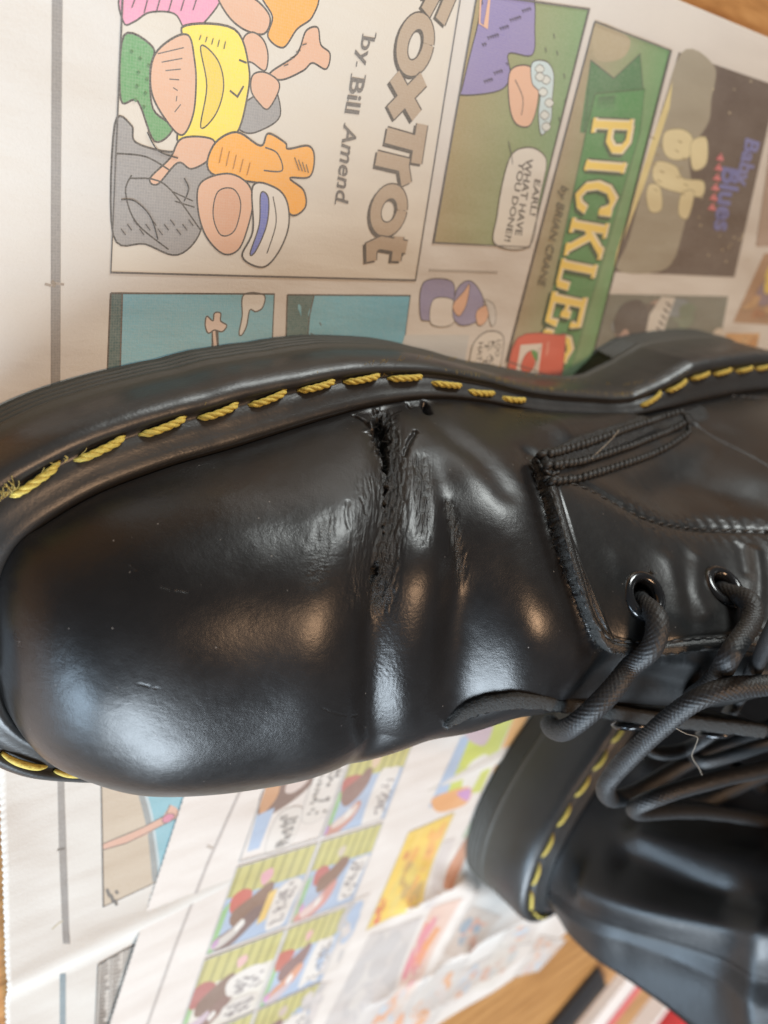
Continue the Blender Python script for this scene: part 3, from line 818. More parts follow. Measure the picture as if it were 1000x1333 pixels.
def on(px, py, off):
    h = hitd(px, py); return h[0] + h[1] * off
def lace_mesh(P, r=2.45, flat=1.0, k=66, step=0.24, amp=0.15):
    P = resample(catmull(P, 14), step)
    for _ in range(6): P[1:-1] = 0.5 * P[1:-1] + 0.25 * (P[2:] + P[:-2])
    T, N, B = frames(P); n = len(P)
    L = np.arange(n) * step; ph = np.arange(k) * 2 * math.pi / k
    nc = 12; pit = 1.25
    A = ph[None, :] * nc / (2 * math.pi) * 1.0 + L[:, None] / pit / 1.0
    Bb = ph[None, :] * nc / (2 * math.pi) * 1.0 - L[:, None] / pit / 1.0
    fa = A - np.floor(A); fb = Bb - np.floor(Bb)
    par = (np.floor(A) + np.floor(Bb)) % 2
    ra = np.sqrt(np.clip(1 - (2 * fa - 1) ** 2, 0, 1)) ; rb = np.sqrt(np.clip(1 - (2 * fb - 1) ** 2, 0, 1))
    ha = ra * (0.75 + 0.25 * np.sin(math.pi * fb)); hb = rb * (0.75 + 0.25 * np.sin(math.pi * fa))
    h = np.where(par > 0.5, ha, hb)
    R_ = r * (1 + 0.03 * np.sin(L / 3.1 + 1.0))[:, None] + amp * 2 * (h - 0.5)
    V = P[:, None] + R_[..., None] * (np.cos(ph)[None, :, None] * N[:, None] + flat * np.sin(ph)[None, :, None] * B[:, None])
    i = np.arange(n - 1)[:, None]; j = np.arange(k)[None, :]; j2 = (j + 1) % k
    F = np.stack([i * k + j, i * k + j2, (i + 1) * k + j2, (i + 1) * k + j], -1).reshape(-1, 4)
    return V.reshape(-1, 3), F
lace_hairs = []
def lace(P, **kw):
    V, F = lace_mesh(P, **kw)
    o = link('lace', mesh_data('lace', V, F, M['lace']), boot)
    r2 = random.Random(len(lace_hairs)); n = len(V) // 66
    for _ in range(int(n * 0.16)):
        i = r2.randrange(3, n - 3); j = r2.randrange(66); a = V[i * 66 + j]; c = V[i * 66:(i + 1) * 66].mean(0); nn = (a - c) / np.linalg.norm(a - c)
        d = np.array([r2.gauss(0, .5) for _ in range(3)]); l = r2.uniform(0.25, 0.8)
        lace_hairs.append([a - nn * .1, a + nn * 0.35 * l + d * 0.3 * l, a + nn * 0.5 * l + d * l])
    return o
# through the first eyelet, over the gap, round the far edge
lace([on(838, 777, -6), on(836, 779, -1.5), on(841, 789, 2.6), on(842, 808, 3.6), on(836, 834, 4.0), loc(821, 868, 93), loc(800, 895, 93), loc(775, 921, 92), loc(750, 942, 89), loc(733, 951, 84), loc(722, 950, 78), loc(716, 943, 71)])
# through the second
lace([on(941, 766, -6), on(940, 768, -1.5), on(950, 776, 2.8), on(960, 793, 4.0), on(961, 818, 4.5), loc(952, 850, 107), loc(935, 880, 105), loc(914, 900, 101), loc(899, 908, 96), loc(890, 908, 89)])
# the slack loops
lace([loc(1120, 878, 124), loc(1050, 884, 119), loc(1000, 892, 114), loc(950, 896, 110), loc(905, 912, 106), loc(866, 941, 101), loc(832, 973, 96), loc(803, 1003, 91), loc(789, 1024, 88), loc(794, 1038, 84), loc(815, 1037, 79), loc(850, 1018, 79), loc(900, 990, 82), loc(960, 962, 88), loc(1040, 930, 97)])
lace([loc(1120, 965, 112), loc(1050, 985, 108), loc(1000, 1000, 105), loc(940, 1013, 101), loc(885, 1028, 97), loc(845, 1042, 93), loc(826, 1052, 89), loc(836, 1058, 86), loc(870, 1056, 86), loc(920, 1057, 88), loc(980, 1066, 91), loc(1060, 1082, 95)], r=2.3)
lace([loc(1020, 790, 120), loc(995, 845, 113), loc(975, 885, 106), loc(952, 925, 98), loc(925, 955, 90), loc(893, 975, 85), loc(862, 981, 82), loc(842, 975, 79), loc(832, 962, 77)], flat=0.7)
lace([loc(868, 1048, 84), loc(880, 1050, 83), loc(915, 1046, 84), loc(955, 1028, 87), loc(1000, 1008, 91), loc(1050, 990, 95)], r=2.4, flat=0.6)
lace([loc(902, 968, 82), loc(905, 985, 84), loc(918, 992, 88), loc(955, 982, 93), loc(1000, 968, 98), loc(1080, 945, 106)], r=2.6, flat=0.75)
lace([loc(960, 1000, 88), loc(980, 1018, 85), loc(1010, 1040, 83), loc(1060, 1070, 82)], r=2.35)

# loose fibres: frayed thread, tear fluff, lint
def fibres(name, items, mat, parent=boot, r=0.05):
    mb = MB()
    for P in items:
        V, F = tube(catmull(P, 3), r, 3, False); mb.add(V, F)
    o = mb.build(name, mat, parent); o['kind'] = 'stuff'; return o
fibres('lace_fuzz', lace_hairs, M['lace_fuzz'], r=0.035)
rr = random.Random(4)
it = []
for (a0, a1, cnt, ln_) in ((24.5, 33.0, 60, 3.0), (12.5, 20, 40, 2.2), (37, 46, 8, 1.5)):
    for _ in range(cnt):
        a = rr.uniform(a0, a1); p0 = welt_at(a, 8.6, -1.8); n = welt_at(a, 12, -1.8) - p0; n /= np.linalg.norm(n)
        t = welt_at(a + 1, 8.6, -1.8) - p0; l = rr.uniform(0.4, 1) * ln_
        p1 = p0 + n * l * 0.5 + t * rr.uniform(-.7, .9) + np.array((0, 0, rr.uniform(0.2, 1.1)))
        it.append([p0, p1, p1 + n * l * 0.5 + t * rr.uniform(-.9, .6) + np.array((0, 0, rr.uniform(-.3, .6)))])
fibres('frayed_thread', it, M['yellow_fluff'], r=0.085)
it = []
for _ in range(260):
    a = rr.uniform(60, 330); off = rr.choice((7.2, 9.4)); p0 = welt_at(a, off, -3.0); n = (welt_at(a, 12, 0) - welt_at(a, 8, 0)) / 4; t = welt_at(a + 1, 8, 0) - welt_at(a, 8, 0)
    s = 1 if off > 8 else -1
    p1 = p0 + n * s * rr.uniform(.3, 1.0) + t * rr.uniform(-.6, .6) + np.array((0, 0, rr.uniform(.2, .6)))
    it.append([p0, p1, p1 + n * s * rr.uniform(.1, .6) + t * rr.uniform(-.5, .5) + np.array((0, 0, rr.uniform(-.2, .3)))])
fibres('thread_fluff', it, M['yellow_fluff'], r=0.05)
it = []
for (x0, y0, x1, y1, cnt, l) in ((484, 538, 512, 590, 60, 1.5), (497, 590, 508, 650, 30, 1.0), (484, 725, 502, 770, 40, 1.1), (692, 600, 780, 840, 0, 1)):
    for _ in range(cnt):
        h = hitd(rr.uniform(x0, x1), rr.uniform(y0, y1)); a = h[0] + h[1] * 0.05
        d = np.array([rr.gauss(0, .6) for _ in range(3)]); it.append([a, a + h[1] * 0.3 * l + d * 0.5 * l, a + h[1] * 0.35 * l + d * l])
for k in range(170):
    i = rr.randrange(len(edge_px) - 3); f = rr.random(); q = np.array(edge_px[i]) * (1 - f) + np.array(edge_px[i + 1]) * f + np.array((rr.uniform(-3, 1), rr.uniform(-1, 2)))
    h = hitd(*q)
    if h is None: continue
    it.append([h[0], h[0] + np.array((rr.uniform(-.7, -.1), rr.uniform(-.4, .3), rr.uniform(-.2, .4))), h[0] + np.array((rr.uniform(-1.3, -.4), rr.uniform(-.6, .6), rr.uniform(-.3, .7)))])
fibres('leather_fray', it, M['nap'], r=0.06)
# a few pale lint hairs lying on the leather and laces
li = thing('lint_hair', 'thin pale lint hair lying across the stitched bar of the near boot', 'lint', tuple(hitd(780, 590)[0] + BASE), 0)
P = np.array([on(800, 564, 1.6), on(792, 574, 2.2), on(782, 585, 1.8), on(770, 594, 1.2), on(764, 600, 0.9)]) + BASE - (hitd(780, 590)[0] + BASE)
mb = MB(); V, F = tube(catmull(P, 8), 0.10, 5); mb.add(V, F); mb.build('fibre', M['lint'], li)
lz = thing('lint_hair', 'thin pale lint hair caught curling over the lace loops', 'lint', tuple(loc(900, 970, 104) + BASE), 0)
P = np.array([loc(880, 948, 105), loc(893, 955, 105.5), (loc(908, 960, 105)), loc(905, 972, 103), loc(901, 985, 102), loc(910, 1000, 102), loc(914, 1009, 102)]) - loc(900, 970, 104)
mb = MB(); V, F = tube(catmull(P, 8), 0.075, 5); mb.add(V, F); mb.build('fibre', M['lint'], lz)

# ------------------------------------------------------------------ the second boot of the pair
A2 = math.radians(232)
boot2 = thing('ankle_boot', 'black laced leather boot standing behind, out of focus, heel towards the lower right', 'boot', (470, -50, 0.8), A2, 'pair of black laced boots')
ps2 = np.r_[np.linspace(0, 1, 10)[:-1], np.linspace(1, NP - 1, 220)]
B0 = upper_grid(ps2, 90, 90); N2 = grid_normals(B0); N2[0] = N2[2]; N2[1] = N2[2]
v2g = np.r_[np.linspace(0, 1, 90), np.linspace(1, 2, 90)]
P2, V2 = np.meshgrid(ps2, v2g, indexing='ij')
X2 = B0[..., 0]; Z2 = B0[..., 2]
d2 = 1.4 * fbm(X2 / 40, Z2 / 40, 105, 2)
def ridge2(pts, amp, w):
    global d2
    Q = resample(catmull(pts, 8), 1.5); F_ = np.stack([B0[..., 0], B0[..., 2]], -1)
    D = np.full(X2.shape, 1e3)
    for q in Q: D = np.minimum(D, np.hypot(F_[..., 0] - q[0], F_[..., 1] - q[1]))
    d2 = d2 + amp * gs(D, w) * (V2 < 1)
RIDGES2 = [([(262, 60), (250, 90), (232, 118)], 4.0, 7), ([(290, 52), (280, 80), (262, 112), (245, 135)], 4.5, 6), ([(272, 62), (262, 95)], -3.5, 7), ([(240, 60), (225, 85)], -2.5, 8), ([(262, 112), (285, 118), (305, 135)], 3.0, 6),
           ([(300, 75), (292, 105)], -2.0, 9), ([(240, 45), (236, 75)], 2.5, 6)]
for r_ in RIDGES2: ridge2(*r_)
zb_ = Z2 - 36
back = sstep(16.2, 18.5, P2)
d2 += back * (4.5 * gs(Z2 - 62, 24) - 2.0 * gs(Z2 - 125, 35))
d2 *= sstep(0, 0.1, V2) * (1 - sstep(1.9, 2, V2)) * sstep(1.5, 4, P2)
B1 = mirrored(B0 + N2 * d2[..., None], True)
F = grid_faces(*B1.shape[:2]); keep = ~((F[:, 0] % B1.shape[1] == 89) & (P2.reshape(-1)[F[:, 0]] > 16.9))
link('upper', mesh_data('upper', B1.reshape(-1, 3), F[keep], M['leather_plain']), boot2)
build_sole(boot2, True, False)
build_welt_stitches(boot2, True, False)
# heel strap: a strip up the back seam with two stitched edges
i0 = len(ps2) - 1
hs = MB(); Bd = B0 + N2 * d2[..., None]; ks = 11
Nb = N2.copy(); Nb[i0] = N2[i0 - 1]
lat_rows = [Bd[i0 - k, :90] + N2[i0 - 1 - k, :90] * (2.0 if k < ks - 1 else 0.2) for k in range(ks, 0, -1)]
med_rows = [Bd[i0 - k, 90:][::-1] + N2[i0 - 1 - k, 90:][::-1] * (2.0 if k < ks - 1 else 0.2) for k in range(1, ks + 1)]
rows = np.array(lat_rows + med_rows); nr_, nc_ = rows.shape[:2]
hs.add(mirrored(rows.reshape(-1, 3), True), [tuple(int(c) for c in f) for f in grid_faces(nr_, nc_)])
hs.build('heel_strap', M['leather_plain'], boot2)
# ------------------------------------------------------------------ newspapers
def split_tris(T, L, depth=7):
    out = []
    st = [(t, 0) for t in T]
    while st:
        t, d = st.pop()
        a, b, c = t
        e = [math.dist(a, b), math.dist(b, c), math.dist(c, a)]; k = e.index(max(e))
        if e[k] <= L or d > depth: out.append(t); continue
        p = (a, b, c); u, v, w = p[k], p[(k + 1) % 3], p[(k + 2) % 3]
        m = ((u[0] + v[0]) / 2, (u[1] + v[1]) / 2)
        st.append(((u, m, w), d + 1)); st.append(((m, v, w), d + 1))
    return out
_fc = {}
def text_shape(s, bold=0.0, shear=0.0):
    key = (s, bold, shear)
    if key not in _fc:
        c = bpy.data.curves.new('t', 'FONT'); c.body = s; c.size = 1.0; c.offset = bold; c.shear = shear; c.resolution_u = 3
        o = bpy.data.objects.new('t', c); COL.objects.link(o)
        dg = bpy.context.evaluated_depsgraph_get(); me = o.evaluated_get(dg).to_mesh()
        V = [(v.co.x, v.co.y) for v in me.vertices]; T = []
        for p in me.polygons:
            q = list(p.vertices)
            for i in range(1, len(q) - 1): T.append((q[0], q[i], q[i + 1]))
        _fc[key] = (V, T)
        o.evaluated_get(dg).to_mesh_clear(); bpy.data.objects.remove(o); bpy.data.curves.remove(c)
    return _fc[key]

class Ink:
    """flat print lying on a sheet; shapes are given in measured picture points and laid on the sheet's plane"""
    def __init__(s, zf, maxl=7.0, base=0.04, lay=0.0022, conv=None):
        s.zf = zf; s.T = []; s.C = []; s.Z = []; s.k = 0; s.maxl = maxl; s.base = base; s.lay = lay
        s.conv = conv or (lambda x, y: tuple(un(x, y, 0)[:2]))
    def tris(s, T, col):
        z = s.base + s.k * s.lay; s.k += 1
        for t in split_tris(T, s.maxl): s.T.append(t); s.C.append(col); s.Z.append(z)
    def poly(s, pts, col, conv=True):
        P = [s.conv(*p) for p in pts] if conv else pts
        V = [Vector((a, b, 0)) for a, b in P]
        tr = tessellate_polygon([V])
        s.tris([tuple(P[i] for i in t) for t in tr], col)
    def blob(s, pts, col, n=6, line=None, lw=0.45):
        Q = catmull(pts, n, True); s.poly([tuple(q) for q in Q], col)
        if line: s.line([tuple(q) for q in Q] + [tuple(Q[0])], lw, line)
    def line(s, pts, w, col, curve=False):
        if curve: pts = [tuple(q) for q in catmull(pts, 6)]
        P = np.array([s.conv(*p) for p in pts]); keep = np.r_[True, np.linalg.norm(np.diff(P, axis=0), axis=1) > 1e-5]; P = P[keep]
        if len(P) < 2: return
        T = np.gradient(P, axis=0); T /= np.linalg.norm(T, axis=1)[:, None] + 1e-12; N = np.c_[-T[:, 1], T[:, 0]]
        if len(P) > 2 and not curve and len(pts) < 12:      # mitre corners
            S = np.diff(P, axis=0); S /= np.linalg.norm(S, axis=1)[:, None]
            for i in range(1, len(P) - 1):
                c = max(0.35, abs(S[i - 1] @ T[i])); N[i] = N[i] / c
        a = P + N * w / 2; b = P - N * w / 2; T2 = []
        for i in range(len(P) - 1):
            T2 += [(tuple(a[i]), tuple(b[i]), tuple(b[i + 1])), (tuple(a[i]), tuple(b[i + 1]), tuple(a[i + 1]))]
        s.tris(T2, col)
    def outline(s, pts, w, col): s.line(list(pts) + [pts[0]], w, col)
    def quad(s, pts, col, line=None, lw=0.5):
        s.poly(pts, col)
        if line: s.outline(pts, lw, line)
    def grad(s, q, c0, c1, n=24, axis=0):
        """a printed tint running from c0 to c1 across quad q (corners in order)"""
        q = [np.array(p, float) for p in q]
        z = s.base + s.k * s.lay; s.k += 1
        for i in range(n):
            a, b = i / n, (i + 1) / n
            if axis == 0: P = [q[0] + (q[1] - q[0]) * a, q[0] + (q[1] - q[0]) * b, q[3] + (q[2] - q[3]) * b, q[3] + (q[2] - q[3]) * a]
            else: P = [q[0] + (q[3] - q[0]) * a, q[1] + (q[2] - q[1]) * a, q[1] + (q[2] - q[1]) * b, q[0] + (q[3] - q[0]) * b]
            P = [s.conv(*p) for p in P]; f = (i + .5) / n; col = tuple(c0[k] + (c1[k] - c0[k]) * f for k in range(3))
            for t in split_tris([(P[0], P[1], P[2]), (P[0], P[2], P[3])], s.maxl): s.T.append(t); s.C.append(col); s.Z.append(z)
    def text(s, txt, org, along, up, size, col, bold=0.0, shear=0.0, wx=1.0, fit=None):
        """org: baseline start; along / up: picture directions (end points) ; size in mm of the sheet"""
        V, T = text_shape(txt, bold, shear)
        o = np.array(s.conv(*org)); a = np.array(s.conv(*along)) - o; u = np.array(s.conv(*up)) - o
        if fit:
            xm = max(v[0] for v in V); a = a / xm; u = u / 0.72
        else: a = a / np.linalg.norm(a) * size * wx; u = u / np.linalg.norm(u) * size
        P = [tuple(o + a * x + u * y) for x, y in V]
        s.tris([tuple(P[i] for i in t) for t in T], col)
    def build(s, name, parent):
        T = np.array(s.T); n = len(T); V = np.zeros((n * 3, 3)); V[:, :2] = T.reshape(-1, 2)
        Zz = np.repeat(np.array(s.Z), 3)
        V[:, 2] = s.zf(V[:, 0], V[:, 1]) + Zz
        a = T[:, 1] - T[:, 0]; b = T[:, 2] - T[:, 0]; fl = (a[:, 0] * b[:, 1] - a[:, 1] * b[:, 0]) < 0
        F = np.arange(n * 3).reshape(-1, 3); F[fl] = F[fl][:, ::-1]
        off = np.array(parent.location) / MM
        return link(name, mesh_data(name, V - off, F, M['ink'], False, cols=s.C), parent)

BLK = (0.035, 0.033, 0.032); DG = (0.07, 0.068, 0.066); PAP = (0.56, 0.52, 0.455)
# ---- first sheet
def z1(x, y):
    x = np.asarray(x, float); y = np.asarray(y, float)
    z = 0.35 * np.sin(x / 41 + 0.8) * np.sin(y / 53 + 0.3)
    z = z - 2.2 * sstep(-229, -238, y) * 0.6
    z = z + 1.1 * gs(y + 227.5, 4.5) * (1 - sstep(330, 400, x) * 0.5)
    z = z + 1.6 * gs(x - 52, 9) * gs(np.mod(y + 60, 170) - 85, 60) * (y < -150)
    under = sstep(44, 60, x) * gs(np.maximum(np.abs(y + 103) - 60, 0), 14)       # pressed flat beneath the boot
    return z * (1 - under) - 0.30
news1 = thing('newspaper', 'large spread newspaper comics sheet with serrated left edge under the near boot', 'newspaper', (54, 54, 0), 0)
def sheet(name, x0, x1, y0, y1, zf, mat, parent, stepx=3.0, teeth=True, xf=None, thick=0.12):
    xs = np.r_[x0, np.arange(x0 + 1.5, x1, stepx), x1]; ys = np.arange(y1, y0, -0.55 if teeth else -stepx)
    X, Y = np.meshgrid(xs, ys, indexing='ij')
    if teeth:
        tri = np.abs(np.mod(ys / 2.2, 1) - 0.5) * 2
        X[0] += -0.55 * tri + 0.25 * vnoise(ys / 1.1, ys * 0, 5) + 0.5 * np.sin(ys / 60)
    if xf is not None: A, B_ = xf(X, Y)
    else: A, B_ = X, Y
    Z = zf(A, B_); off = np.array(parent.location) / MM
    V = np.stack([A, B_, Z], -1) - off; n, m_ = X.shape
    Vb = V.copy(); Vb[..., 2] -= thick
    F = grid_faces(n, m_); ring = [(i, 0) for i in range(n)] + [(n - 1, j) for j in range(1, m_)] + [(i, m_ - 1) for i in range(n - 2, -1, -1)] + [(0, j) for j in range(m_ - 2, 0, -1)]
    q = n * m_; rid = [i * m_ + j for i, j in ring]
    side = [(rid[k], rid[(k + 1) % len(rid)], rid[(k + 1) % len(rid)] + q, rid[k] + q) for k in range(len(rid))]
    FF = np.concatenate([F[:, ::-1], F + q, np.array(side)])
    return link(name, mesh_data(name, np.concatenate([V.reshape(-1, 3), Vb.reshape(-1, 3)]), FF, mat), parent)
sheet('sheet', 53.5, 620, -372, 54.2, z1, M['paper'], news1)

# margin bars
k = Ink(z1)
k.poly([(68, -4), (82, -4), (80, 250), (79, 600), (84, 1010), (91, 1228), (82, 1228), (77, 1100), (67, 600), (67, 250)], (0.20, 0.19, 0.18))
k.poly([(80, 1271), (88, 1271), (88, 1340), (80, 1340)], (0.14, 0.20, 0.23))
k.line([(59, 370), (66, 372), (73, 369), (84, 371)], 0.5, (0.28, 0.24, 0.2)); k.line([(68, 366), (72, 370), (70, 374)], 0.7, (0.2, 0.16, 0.12))
k.line([(75, 1107), (85, 1105)], 0.8, (0.08, 0.07, 0.06)); k.line([(68, 1210), (76, 1203), (82, 1199)], 0.6, (0.4, 0.36, 0.25))
k.build('margin_bar', news1)

# ---- title panel: lettering, plain coloured stand-in shapes where its cartoon was
k = Ink(z1)
SK = (0.60, 0.36, 0.24)
k.poly([(159, -6), (600, -6), (541, 364.5), (145, 354)], (0.555, 0.52, 0.45))
k.blob([(160, -8), (230, -12), (288, -8), (268, 28), (244, 40), (228, 18), (196, 16), (176, 28), (162, 30)], (0.66, 0.27, 0.40), line=BLK, lw=0.35)
k.blob([(285, -10), (325, -6), (352, 20), (345, 44), (318, 38), (296, 18)], SK, line=BLK, lw=0.4)
k.blob([(345, -8), (412, -8), (408, 22), (388, 38), (370, 62), (350, 48), (356, 22)], (0.72, 0.33, 0.06), line=BLK, lw=0.4)
k.blob([(300, 150), (340, 120), (356, 108), (366, 150), (340, 170), (318, 172)], (0.25, 0.25, 0.25), line=BLK, lw=0.35)
k.blob([(352, 96), (384, 74), (392, 62), (400, 40), (415, 36), (419, 58), (431, 70), (426, 90), (408, 82), (396, 92), (368, 104)], SK, line=BLK, lw=0.4)
k.blob([(318, 50), (330, 42), (344, 52), (350, 72), (346, 92), (330, 82), (318, 76)], SK, line=BLK, lw=0.35)
k.blob([(330, 98), (345, 94), (362, 104), (364, 118), (350, 142), (338, 134), (328, 118)], SK, line=BLK, lw=0.35)
k.blob([(162, 46), (200, 62), (196, 92), (200, 142), (226, 166), (202, 184), (180, 132), (158, 130)], (0.09, 0.27, 0.10), line=BLK, lw=0.4)
k.blob([(243, 33), (306, 38), (325, 88), (322, 130), (310, 172), (288, 189), (238, 186), (232, 165), (238, 60)], (0.76, 0.60, 0.07), line=BLK, lw=0.45)
k.blob([(222, 52), (246, 46), (254, 78), (256, 110), (252, 150), (238, 176), (218, 158), (198, 120), (200, 76)], SK, line=BLK, lw=0.4)
for t_ in range(7): k.line([(206 + 5 * t_, 70 + 11 * t_), (240 - t_ * 2, 62 + 14 * t_)], 0.22, DG)
k.blob([(262, 60), (284, 78), (292, 112), (282, 148), (262, 166), (270, 112)], (0.66, 0.50, 0.06), line=BLK, lw=0.3)
k.line([(300, 118), (310, 126), (318, 112)], 0.4, BLK); k.line([(312, 78), (322, 82)], 0.4, BLK)
k.blob([(150, 162), (172, 164), (178, 186), (228, 198), (276, 184), (282, 228), (262, 240), (262, 300), (232, 332), (190, 318), (148, 306)], (0.245, 0.24, 0.235), line=BLK, lw=0.4)
k.blob([(238, 180), (278, 182), (274, 206), (250, 220), (232, 212), (206, 240), (196, 232), (222, 206)], SK, line=BLK, lw=0.4)
k.line([(170, 232), (215, 240), (262, 300)], 0.35, BLK, True); k.line([(172, 228), (164, 250), (178, 290), (220, 325)], 0.35, BLK, True); k.line([(152, 200), (190, 204), (222, 222)], 0.35, BLK, True)
k.line([(226, 250), (252, 262)], 0.3, BLK); k.line([(228, 262), (254, 270)], 0.3, BLK)
k.blob([(308, 172), (340, 190), (350, 174), (372, 186), (376, 194), (402, 190), (410, 204), (404, 230), (378, 232), (396, 248), (398, 270), (380, 280), (362, 252), (346, 240), (276, 226), (278, 190)], (0.74, 0.34, 0.05), line=BLK, lw=0.45)
k.line([(346, 192), (362, 200), (368, 222), (344, 222)], 0.35, BLK, True)
k.blob([(262, 238), (296, 226), (322, 238), (330, 262), (322, 300), (310, 326), (290, 330), (268, 306), (258, 270)], SK, line=BLK, lw=0.4)
k.blob([(284, 250), (304, 246), (314, 266), (306, 300), (288, 306), (278, 280)], (0.55, 0.31, 0.20), line=BLK, lw=0.3)
k.blob([(330, 242), (358, 244), (374, 262), (376, 296), (362, 330), (342, 348), (316, 334), (330, 300)], (0.585, 0.55, 0.485), line=BLK, lw=0.45)
k.blob([(340, 252), (350, 258), (348, 292), (334, 326), (326, 330), (338, 292)], (0.13, 0.16, 0.42), line=BLK, lw=0.35)
k.line([(356, 256), (360, 290), (348, 330)], 0.3, BLK, True)
for i in range(6): k.line([(178 + i * 16, -6), (172 + i * 16, 10 + (i * 7) % 8)], 0.22, DG)
for i in range(9): k.line([(170 + (i * 11) % 24, 66 + i * 9), (173 + (i * 11) % 24, 69 + i * 9)], 0.5, (0.05, 0.16, 0.06))
for i in range(12): k.line([(158 + i * 8, 298 - (i % 3) * 6), (164 + i * 8, 306 - (i % 3) * 6)], 0.25, DG)
for i in range(5): k.line([(290 + i * 9, 192 + i * 5), (286 + i * 9, 212 + i * 4)], 0.25, (0.4, 0.17, 0.03)); k.line([(262 + i * 8, 46 + i * 2), (260 + i * 8, 52 + i * 3)], 0.22, DG)
for i in range(4): k.line([(384 + i * 5, 205 + i * 3), (390 + i * 4, 222 + i)], 0.22, DG); k.line([(370 + i * 8, 86 - i * 9), (376 + i * 8, 84 - i * 9)], 0.22, DG)
k.line([(192, 172), (206, 196), (232, 206)], 0.3, BLK, True); k.line([(158, 260), (176, 262), (196, 282), (206, 312)], 0.28, BLK, True); k.line([(240, 232), (246, 246), (240, 262)], 0.28, BLK, True)
k.build('comic_drawing', news1)

k = Ink(z1, base=0.05)
TAN = (0.36, 0.28, 0.20)
def letter(k, strokes, w, dx=(-3, 3)):
    for col, off, ww in (((0.05, 0.045, 0.04), dx, w + 0.4), ((0.05, 0.045, 0.04), (0, 0), w + 0.55), (TAN, (0, 0), w - 0.15)):
        for st in strokes: k.line([(x + off[0], y + off[1]) for x, y in st], ww, col)
def ring(cx, cy, a, b, tilt=0.16, n=28):
    return [(cx + a * math.cos(t) - tilt * b * math.sin(t), cy + b * math.sin(t)) for t in np.linspace(0, 2 * math.pi, n + 1)]
W = 3.5
letter(k, [[(592, -12), (575, 28)], [(571, -12), (556, 16)], [(596, -14), (552, -14)]], W)
letter(k, [ring(542.5, 58, 17, 31)], W)
letter(k, [[(553, 103), (510, 147)], [(515, 99), (544, 151)]], W + 0.3)
letter(k, [[(551, 162), (543, 213)], [(547, 188), (504, 176)]], W + 0.2)
letter(k, [[(533, 216), (491, 206)], [(526, 214), (530, 240)]], W)
letter(k, [ring(507, 274, 17, 25)], W)
letter(k, [[(530, 322), (496, 316), (484, 322), (484, 340)], [(520, 308), (516, 340)]], W - 0.2)
INKT = (0.10, 0.095, 0.09)
# serif byline, letter by letter
k.text('by', (474, 45), (466, 84), (491, 48), 5, INKT, 0.015, fit=True)
k.text('Bill', (459, 98), (450, 147), (478, 101), 5, INKT, 0.02, fit=True)
k.text('Amend', (449, 162), (437, 264), (467, 165), 5, INKT, 0.015, 0.15, fit=True)
for (x, y) in ((474, 47), (491, 46), (466, 83), (459, 99), (477, 101), (455, 128), (452, 140), (450, 163), (441, 240), (438, 262)):
    k.line([(x, y - 3), (x - 1, y + 4)], 0.32, INKT)
k.outline([(160, -6), (602, -6), (541.5, 365), (145, 355)], 0.42, DG)
k.build('comic_title', news1)

# ---- speech bubble panel
k = Ink(z1)
q = [(623, -8), (768, 12), (690, 322), (565, 316)]
k.grad([(623, -8), (768, 12), (690, 322), (565, 316)], (0.29, 0.235, 0.115), (0.155, 0.27, 0.125), 26, 0)
k.blob([(638, -14), (692, -14), (698, 40), (694, 72), (664, 70), (666, 98), (652, 118), (604, 124), (604, 112), (622, 40)], (0.215, 0.185, 0.36), line=BLK, lw=0.4)
for i in range(40):
    x = 628 + (i * 37 % 66); y = 2 + (i * 23 % 104)
    if x - 600 < 95 - y * 0.28 and x > 628 - y * 0.2 and not (x > 660 and y > 66): k.line([(x, y), (x + 2.5, y + 1.5), (x + 2, y + 4)], 0.42, (0.06, 0.05, 0.11))
k.line([(628, -10), (626, 30), (634, 36), (640, -10)], 0.6, SK)
k.blob([(666, 92), (690, 86), (702, 108), (700, 140), (690, 164), (672, 160), (664, 132)], SK, line=BLK, lw=0.35)
k.line([(672, 104), (682, 128), (680, 150)], 0.3, BLK, True)
k.blob([(694, 82), (712, 80), (722, 96), (720, 130), (718, 158), (706, 176), (702, 150), (704, 122), (694, 108)], (0.44, 0.55, 0.56), line=BLK, lw=0.3)
for (x, y) in ((704, 90), (712, 104), (708, 120), (716, 134), (710, 150), (712, 165), (704, 100)): k.blob([(x - 6, y), (x, y - 6), (x + 6, y), (x, y + 6)], (0.53, 0.56, 0.52), 4, DG, 0.22)
for (x, y) in ((711, 62), (726, 66), (735, 96), (722, 44), (736, 130), (728, 152)): k.line([(x, y), (x + 1.5, y + 6)], 0.3, BLK)
k.blob([(645, 318), (648, 280), (656, 234), (668, 200), (690, 192), (707, 200), (712, 216), (702, 262), (690, 320)], (0.57, 0.55, 0.49), line=BLK, lw=0.35)
k.line([(663, 184), (667, 202), (668, 214)], 0.3, BLK)
k.text('EARL!', (697, 232), (690, 280), (705, 234), 3, BLK, 0.02, fit=True)
k.text('WHAT HAVE', (686, 206), (671, 306), (695, 208), 3, BLK, 0.02, fit=True)
k.text('YOU DONE?!', (677, 210), (657, 314), (685, 212), 3, BLK, 0.02, fit=True)
k.poly([(690, 322), (720, 205), (768, 210), (740, 330)], (0.56, 0.52, 0.455)) if False else None
k.outline(q, 0.45, DG)
k.build('comic_panel', news1)
k = Ink(z1)
k.text('©2024 by the syndicate. All rights reserved.', (558, 354), (648, 357), (559, 349), 1.0, (0.25, 0.23, 0.2), fit=True) if False else None
for i in range(22): k.line([(559 + i * 4.1, 352 + i * 0.13), (562 + i * 4.1, 352.1 + i * 0.13)], 0.7, (0.30, 0.28, 0.25))
